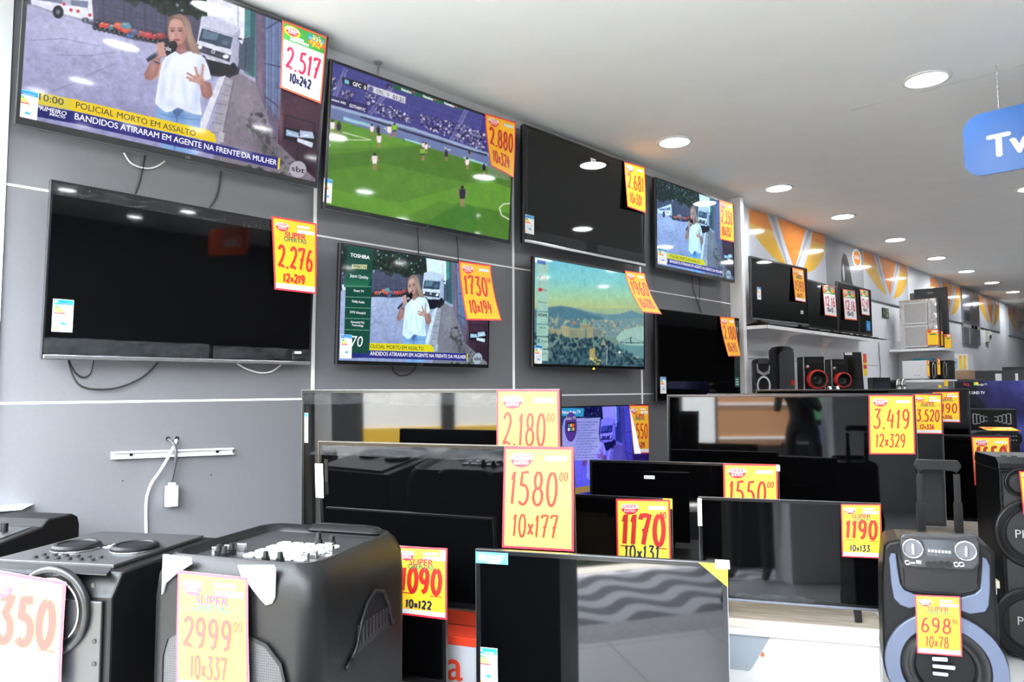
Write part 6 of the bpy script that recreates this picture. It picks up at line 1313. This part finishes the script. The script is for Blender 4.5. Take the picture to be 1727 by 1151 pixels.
# TV carton with galaxy print
def galaxy_mat():
    m = bpy.data.materials.new('galaxy_print'); m.use_nodes = True; nt = m.node_tree; b = nt.nodes['Principled BSDF']; tc = nt.nodes.new('ShaderNodeTexCoord')
    n1 = nt.nodes.new('ShaderNodeTexNoise'); n1.inputs['Scale'].default_value = 2.2; n1.inputs['Detail'].default_value = 5; mp = nt.nodes.new('ShaderNodeSeparateXYZ'); ad = nt.nodes.new('ShaderNodeMath'); ad.operation = 'MULTIPLY_ADD'; ad.inputs[1].default_value = .78; ad.inputs[2].default_value = -.20
    mu = nt.nodes.new('ShaderNodeMath'); mu.operation = 'ADD'; r = nt.nodes.new('ShaderNodeValToRGB'); c = r.color_ramp
    c.elements[0].position = .42; c.elements[0].color = (.006, .006, .012, 1); c.elements[1].position = .95; c.elements[1].color = (.30, .36, .70, 1); q = c.elements.new(.62); q.color = (.02, .02, .10, 1); q = c.elements.new(.78); q.color = (.07, .08, .32, 1)
    nt.links.new(tc.outputs['Object'], n1.inputs['Vector']); nt.links.new(tc.outputs['Object'], mp.inputs['Vector']); nt.links.new(mp.outputs['X'], ad.inputs[0]); nt.links.new(ad.outputs[0], mu.inputs[0]); nt.links.new(n1.outputs['Fac'], mu.inputs[1]); nt.links.new(mu.outputs[0], r.inputs['Fac']); nt.links.new(r.outputs['Color'], b.inputs['Base Color']); b.inputs['Roughness'].default_value = .15
    return m
yaw = -62; e_, n_ = disp(yaw); P0 = atd(1608, 643, 6.2); Fb = Frame(P0, yaw); zb = .48
e = empty('tv_carton', (P0.x, P0.y, zb), 'large dark television carton with a blue galaxy print behind the tower speaker', 'box', None, e_, -n_, (0, 0, 1)); hh = P0.z-zb
s = MB(); s.box(0, 1.35, 0, .17, 0, hh, galaxy_mat()); s.build('body', e, bevel=.004)
def bl(px, py): d = Fb.hit(px, py)-P0; return d.dot(e_), d.z+hh
def bt(st, p, q, top, m, bo=.01):
    a, z = bl(*p); b, _ = bl(*q); _, zt = bl(*top); caption_local(s, st, a, b, z, zt-z, m, -.001, bo)
s = MB(); bt('TCL', (1624.5, 651), (1636, 651), (1624, 647), M_RED, .03); bt('Google TV', (1648, 650.5), (1665, 650.5), (1648, 647), M_PAPER, .01); bt('4K UHD TV', (1630, 665), (1661, 665), (1630, 660.5), M_PAPER, .03)
a, z = bl(1642, 650.5); s.box(a, a+.035, -.001, -.0005, z, z+.028, M_BAR[1]); s.box(a+.012, a+.035, -.0014, -.001, z+.01, z+.028, M_BAR[2]); s.build('printed_lettering', e)
struct_ = carton('low_pallet', 'low dark stand under the galaxy print television carton', (P0.x+.6*e_.x, P0.y+.6*e_.y), yaw, -.7, .8, -.25, .03, 0, .478, M_BLKM, 'stand', None, False)
# party speaker with bracket lights, and the mixer top in front of it
yaw = -62; e_, n_ = disp(yaw); P0 = atd(1624, 690, 5.75); Fm = Frame(P0, yaw); zb = .55
d1 = Fm.hit(1714, 690)-P0; w = d1.dot(e_); hh = P0.z-zb
e = empty('light_speaker', (P0.x, P0.y, 0), 'black party speaker with rows of pale bracket shapes, in front of the galaxy carton', 'speaker', None, e_, -n_, (0, 0, 1))
s = MB(); s.box(0, w, 0, .20, 0, P0.z, M_SPK); s.build('cabinet', e, bevel=.01)
def ml(px, py): d = Fm.hit(px, py)-P0; return d.dot(e_), d.z+P0.z
ga = mat('bracket_grey', (.28, .29, .29), rough=.4)
for (px, hgt, dr) in ((1641, 17, 1), (1647, 15, 1), (1653, 10, 1), (1659, 7, 1), (1683, 7, -1), (1690, 10, -1), (1697, 14, -1), (1704.5, 17, -1)):
    a, z = ml(px, 707-0); k = (ml(px, 707-hgt/2)[1]-z); s = MB(); q = .003; L = .025*dr
    for (xa, xb, za, zc) in ((a-q, a+q, z-k, z+k), (min(a, a+L), max(a, a+L), z+k-q, z+k+q), (min(a, a+L), max(a, a+L), z-k-q, z-k+q)): s.box(xa, xb, -.004, -.0005, za, zc, ga)
    s.build('bracket_light', e)
P0 = atd(1638, 728, 5.45); Fx = Frame(P0, yaw); d1 = Fx.hit(1722, 728)-P0; w = d1.dot(e_)
e = empty('mixer_console', (P0.x, P0.y, 0), 'black speaker with a rounded mixer console on top, behind the 1650 card', 'speaker', None, e_, -n_, (0, 0, 1))
s = MB(); s.box(.01, w-.01, .0, .10, 0, P0.z-.05, M_SPK); s.build('cabinet', e, bevel=.008)
s = MB(); s.prism(rrect(w, .11, .05, 6, w/2, P0.z-.05), -.03, .12, M_SPK, 'y'); c = s.build('console', e, bevel=.01)
for k in range(8):
    s = MB(); s.cyl((w*.70+.018*(k % 4), 0, P0.z-.03-.03*(k//4)), .005, -.036, -.03, M_SILV, 'y', 8); s.build('button', e)
s = MB(); s.lathe([(.03, -.03), (.032, -.04), (.02, -.042), (.0001, -.042)], M_SPKG, 'y', 24, (w*.52, 0, P0.z-.045)); s.build('dial', e)
zq = P0.z+.012; Q = [P0+e_*a-n_*b+V((0, 0, c)) for a, b, c in ((.10, -.03, .008), (.32, -.03, .008), (.30, .10, .03), (.08, .10, .03))]
s = MB(); s.add(Q, [(0, 1, 2, 3)], M_YEL); s.add([q-V((0, 0, .0006)) for q in Q], [(3, 2, 1, 0)], M_PAPER)
lp = lambda u, v: (Q[0]*(1-u)+Q[1]*u)*(1-v)+(Q[3]*(1-u)+Q[2]*u)*v+V((0, 0, .0006))
for (u0, u1, v0, v1, m) in ((0, 1, 0, .05, M_RED), (0, 1, .95, 1, M_RED), (0, .03, 0, 1, M_RED), (.97, 1, 0, 1, M_RED), (.5, .9, .6, .8, M_PAPER), (.1, .35, .55, .85, M_RED)): s.add([lp(u0, v0), lp(u1, v0), lp(u1, v1), lp(u0, v1)], [(0, 1, 2, 3)], m)
tag(s.build('price_sign', origin=Q[0]), 'yellow price card lying flat on the rounded mixer console', 'price sign', 'price cards on the loudspeakers')
# hanging department signs
def hang(label, x0, x1, Y, z0, z1, col, word, wx, wz, size, chain):
    e = empty('hanging_sign', ((x0+x1)/2, Y, z0), label, 'hanging sign', 'department signs hung from the ceiling'); cx = (x0+x1)/2; s = MB(); s.prism(rrect(x1-x0, z1-z0, .085, 8, 0, (z1-z0)/2), -.006, .006, col, 'y'); s.build('board', e)
    s = MB(); s.text(word, lambda p: (wx-cx+p[0], -.0068, wz-z0+p[1]), M_PAPER, size=size, bold=.035); s.text(word, lambda p: (cx-wx-p[0], .0068, wz-z0+p[1]), M_PAPER, size=size, bold=.035) if False else None; s.build('lettering', e)
    for x in chain:
        s = MB(); n = 10
        for k in range(n):
            z = z1-z0-.02+(CEIL-z1+.015)*k/n; s.tube([(x-cx, 0, z), (x-cx+.0015*(-1)**k, 0, z+(CEIL-z1+.015)/n)], .0022, M_STEEL, 5)
        s.build('chain', e)
    return e
a, b = ony(1625, 240, 4.29), ony(1700, 285, 4.29)
tw = ony(1665, 258, 4.29)
hs = hang('blue hanging sign with white rounded Tv lettering at the right edge', a.x, a.x+.62, 4.29, 2.535, 2.862, mat('sign_blue', rgb(44, 92, 158), rough=.3), 'Tv', tw.x, 2.62, .165, (2.255, 2.56))
hang('orange hanging sign reading Celular, further across the shop and mirrored in a dark TV', 5.7, 6.75, 4.29, 2.54, 2.90, mat('sign_orange', rgb(226, 84, 30), rough=.3), 'Celular', 5.85, 2.66, .17, (5.9, 6.5))
# ------------------------------------------------------------------ the street behind the camera (seen in the dark screens)
def wave_paving():
    m = bpy.data.materials.new('wave_paving'); m.use_nodes = True; nt = m.node_tree; b = nt.nodes['Principled BSDF']; tc = nt.nodes.new('ShaderNodeTexCoord'); sp = nt.nodes.new('ShaderNodeSeparateXYZ'); nt.links.new(tc.outputs['Object'], sp.inputs['Vector'])
    def mth(op, a, b_=None, c=None):
        q = nt.nodes.new('ShaderNodeMath'); q.operation = op
        for i, v in enumerate((a, b_, c)):
            if v is None: continue
            if isinstance(v, (int, float)): q.inputs[i].default_value = v
            else: nt.links.new(v, q.inputs[i])
        return q.outputs[0]
    sx = mth('SINE', mth('MULTIPLY', sp.outputs['X'], 14.0)); v = mth('SINE', mth('ADD', mth('MULTIPLY', sp.outputs['Y'], 24.0), mth('MULTIPLY', sx, 1.7))); t = mth('GREATER_THAN', v, 0.0)
    mx = nt.nodes.new('ShaderNodeMixRGB'); mx.inputs['Color1'].default_value = (.15, .15, .17, 1); mx.inputs['Color2'].default_value = (.48, .48, .52, 1); nt.links.new(t, mx.inputs['Fac']); nt.links.new(mx.outputs['Color'], b.inputs['Base Color']); b.inputs['Roughness'].default_value = .7
    return m
def gslab(n, x0, x1, y0, y1, z0, z1, m): return slab(n, x0, x1, y0, y1, z0, z1, m)
gslab('ground_threshold', -3, 13, -.32, Y0-.001, -.12, -.005, mat('concrete_rough', (.42, .42, .43), rough=.75, noise=(40, .5)))
gslab('ground_sidewalk', -3, 13, -1.28, -.32, -.12, -.008, wave_paving())
gslab('ground_kerb', -3, 13, -1.43, -1.28, -.14, -.004, mat('kerb_pale', (.62, .58, .50), rough=.7))
gslab('ground_street', -20, 34, -11.5, -1.43, -.3, -.14, mat('asphalt', (.10, .10, .10), rough=.8, noise=(30, .2)))
gslab('ground_far_side', -20, 34, -26, -11.5, -.3, -.02, mat('asphalt2', (.24, .24, .24), rough=.8))
# low shops across the narrow street
def shop(label, x0, x1, z, m, parts=()):
    e = empty('street_building', ((x0+x1)/2, -6.0, -.135), label, 'building', 'low shops across the street'); w = x1-x0; s = MB(); s.box(-w/2, w/2, -3, 0, 0, z, m); s.build('wall', e)
    for nm, u0, u1, z0, z1, d, mm in parts:
        s = MB(); s.box(u0-(x0+x1)/2, u1-(x0+x1)/2, .001, d, z0, z1, mm); s.build(nm, e)
DK = mat('shutter_dark', (.008, .009, .010), rough=.7); BR = mat('hoarding_brown', (.42, .20, .09), rough=.6); PW = mat('street_white', (.8, .8, .78), rough=.6)
shop('dark shop at the far left of the street', -12, -.6, 3.3, DK)
shop('pale street shop with a yellow base', -.59, 1.6, 3.2, mat('facade_pale', (.75, .72, .66), rough=.8), (('base_band', -.59, 1.6, 0, .72, .03, mat('band_yellow', (.60, .36, .02), rough=.7)), ('door', .55, .75, .1, 2.4, .04, DK)))
shop('dark shuttered street shop', 1.61, 3.8, 3.3, DK)
shop('street shop with a white shutter beside a brown hoarding', 3.81, 6.2, 3.2, DK, (('white_shutter', 3.9, 4.5, .75, 2.6, .05, PW), ('white_shutter', 4.1, 4.55, .55, 2.6, .06, PW), ('hoarding', 4.62, 6.1, .5, 2.6, .05, BR), ('pale_rail', 4.62, 6.1, .62, .66, .08, PW), ('pale_rail', 4.62, 6.1, 1.30, 1.34, .08, PW)))
shop('street shop with a green awning', 6.21, 8.2, 3.0, DK, (('awning', 6.3, 8.1, 1.02, 1.6, .5, mat('awning_green', (.03, .16, .05), rough=.7)), ('blue_drum', 6.5, 6.9, .1, .9, .4, mat('drum_blue', (.05, .09, .22), rough=.5))))
shop('dark shop at the far right of the street', 8.21, 20, 3.4, DK)
# photographer, mirrored in the dark screens
def photographer():
    J = {'pel': (3.28, -.36, .98), 'sp': (3.27, -.36, 1.18), 'ch': (3.25, -.35, 1.36), 'nk': (3.22, -.33, 1.50), 'hd0': (3.20, -.30, 1.58), 'hd1': (3.20, -.31, 1.68),
         'hl': (3.17, -.44, .95), 'kl': (3.14, -.42, .52), 'al': (3.16, -.46, .09), 'tl': (3.03, -.33, .035), 'hr': (3.38, -.29, .95), 'kr': (3.39, -.26, .52), 'ar': (3.42, -.32, .09), 'tr': (3.30, -.17, .035),
         'sl': (3.10, -.46, 1.42), 'el': (2.98, -.40, 1.19), 'wl': (3.00, -.22, 1.36), 'pl': (3.02, -.17, 1.40), 'sr': (3.38, -.25, 1.42), 'er': (3.36, -.08, 1.20), 'wr': (3.18, -.10, 1.36), 'pr': (3.13, -.10, 1.41)}
    rad = {'pel': .15, 'sp': .13, 'ch': .15, 'nk': .058, 'hd0': .082, 'hd1': .09, 'hl': .09, 'kl': .062, 'al': .045, 'tl': .036, 'hr': .09, 'kr': .062, 'ar': .045, 'tr': .036, 'sl': .062, 'el': .045, 'wl': .028, 'pl': .030, 'sr': .062, 'er': .045, 'wr': .028, 'pr': .030}
    E_ = [('pel', 'sp'), ('sp', 'ch'), ('ch', 'nk'), ('nk', 'hd0'), ('hd0', 'hd1'), ('pel', 'hl'), ('hl', 'kl'), ('kl', 'al'), ('al', 'tl'), ('pel', 'hr'), ('hr', 'kr'), ('kr', 'ar'), ('ar', 'tr'), ('ch', 'sl'), ('sl', 'el'), ('el', 'wl'), ('wl', 'pl'), ('ch', 'sr'), ('sr', 'er'), ('er', 'wr'), ('wr', 'pr')]
    for side, w in (('l', V(J['pl'])), ('r', V(J['pr']))):
        for k in range(5):
            a, b = 'f%s%da' % (side, k), 'f%s%db' % (side, k); dx = -.02 if side == 'r' else .02
            J[a] = tuple(w+V((dx*.9, .018-.010*k, .028-.013*k))); J[b] = tuple(w+V((dx*2.1, .02-.010*k, .030-.013*k))); rad[a] = .009; rad[b] = .0075; E_ += [('p'+side, a), (a, b)]
    J = {k: (q[0]+.26*(1 if q[2] < 1.3 else .8), q[1], q[2]) for k, q in J.items()}; names = list(J); me = bpy.data.meshes.new('person'); me.from_pydata([J[k] for k in names], [(names.index(a), names.index(b)) for a, b in E_], [])
    ob = bpy.data.objects.new('person', me); COL.objects.link(ob); sk = ob.modifiers.new('skin', 'SKIN'); ss = ob.modifiers.new('sub', 'SUBSURF'); ss.levels = 2; ss.render_levels = 2
    for i, k in enumerate(names):
        v = me.skin_vertices[0].data[i]; v.radius = (rad[k], rad[k]*(.8 if k in ('sp', 'ch', 'pel') else 1)); v.use_root = (k == 'pel')
    bpy.context.view_layer.update(); m2 = bpy.data.meshes.new_from_object(ob.evaluated_get(bpy.context.evaluated_depsgraph_get())); bpy.data.objects.remove(ob)
    for m in (mat('clothes_dark', (.012, .012, .015), rough=.8), mat('skin_tone', (.42, .24, .17), rough=.5), mat('shoe_dark', (.02, .018, .016), rough=.5)): m2.materials.append(m)
    for p in m2.polygons:
        c = p.center; p.use_smooth = True; p.material_index = 1 if (c.z > 1.525 or (min((c-V(J['pl'])).length, (c-V(J['pr'])).length) < .075)) else (2 if c.z < .075 else 0)
    o = V((3.52, -.36, 0)); m2.transform(Matrix.Translation(-o)); ob = bpy.data.objects.new('person', m2); COL.objects.link(ob); ob.location = o
    tag(ob, 'person in dark clothes holding up a camera, mirrored in the dark televisions', 'person')
    s = MB(); s.lathe([(.105, -.02), (.108, .03), (.09, .085), (.05, .112), (.0001, .12)], mat('hair_dark', (.015, .011, .009), rough=.6), 'z', 24, (-.112, .045, 1.64)); s.build('hair', ob)
    f = V((-.62, .78, 0)); rt = V((.78, .62, 0)); hc = V((3.408, -.305, 1.62))-o; s = MB()
    for k in (-1, 1): q = hc+f*.082+rt*(.034*k)+V((0, 0, .015)); s.lathe([(.0001, -.004), (.012, 0), (.0001, .004)], mat('eye_white', (.7, .7, .7)), 'x', 12, q)
    s.build('eyes', ob)
    s = MB(); s.add([hc+f*.086+V((0, 0, .02)), hc+f*.112+V((0, 0, -.03)), hc+f*.084+rt*.018+V((0, 0, -.032)), hc+f*.084-rt*.018+V((0, 0, -.032))], [(0, 1, 2), (0, 3, 1), (1, 3, 2), (0, 2, 3)], MATS['skin_tone']); s.build('nose', ob)
    e = empty('photo_camera', (3.236, -.075, 1.385), 'black photo camera held up by the person in dark clothes', 'camera', None, rt, -(-f), (0, 0, 1)); s = MB(); s.box(-.065, .065, -.03, .03, -.005, .09, M_BLK); s.box(-.025, .025, -.025, .025, .09, .11, M_BLK); s.build('camera_body', e, bevel=.004)
photographer()
carton('mirrored_box', 'low black speaker box beside the party speaker, mirrored in the front TV', (1.86, .42), -60, -.20, .20, -.40, .0, 0, .80, M_SPK, 'speaker', None, False)
hg = MB(); lv = [mat('leaf_%d' % k, c, rough=.6) for k, c in enumerate(((.05, .11, .02), (.12, .17, .03), (.03, .06, .015)))]
for k in range(1500):
    x, y, z = random.uniform(-2, 12), random.uniform(-1.95, -1.5), random.uniform(.0, .30); a = random.uniform(0, 6.28); q = random.uniform(.03, .06)
    c_, s_ = math.cos(a)*q, math.sin(a)*q; hg.add([(x-c_, y-s_, z), (x+s_*.4, y-c_*.4, z+q*.5), (x+c_, y+s_, z+q*.7), (x-s_*.4, y+c_*.4, z+q*.2)], [(0, 1, 2, 3)], lv[k % 3])
hg.box(-2, 12, -1.92, -1.52, -.14, .02, lv[2]); tag(hg.build('hedge', origin=(5, -1.72, -.14)), 'low green hedge along the kerb outside the shop', 'hedge', None, 'stuff')
carton('mirrored_box', 'added unseen black box by the street door, darkening what the 1190 TV mirrors', (3.95, -.95), -90, -.28, .40, -.02, .28, -.005, .75, M_SPK, 'speaker', None, False)  # out-of-view dark box, added only to blacken the reflection in that screen
W = bpy.data.worlds.new('world'); SC.world = W; W.use_nodes = True; nt = W.node_tree; bg = nt.nodes['Background']
bg.inputs['Color'].default_value = (.86, .93, 1.0, 1); bg.inputs['Strength'].default_value = SKY
sun = bpy.data.lights.new('sun', 'SUN'); sun.energy = SUN; sun.angle = R(.6); so = bpy.data.objects.new('sun', sun); COL.objects.link(so)
so.rotation_euler = (R(-15), 0, R(12))            # high behind the shop: lights the street, leaves the shopfront in shade
vs_ = SC.view_settings; vs_.view_transform = 'Standard'; vs_.look = 'None'; vs_.exposure = EXPO; vs_.gamma = 1.0; vs_.use_curve_mapping = False
SC.cycles.use_denoising = True; SC.cycles.max_bounces = 8; SC.cycles.diffuse_bounces = 4; SC.cycles.glossy_bounces = 4; SC.cycles.transparent_max_bounces = 12
SC.cycles.sample_clamp_indirect = 8.0; SC.cycles.use_light_tree = True; SC.cycles.caustics_reflective = False; SC.cycles.caustics_refractive = False
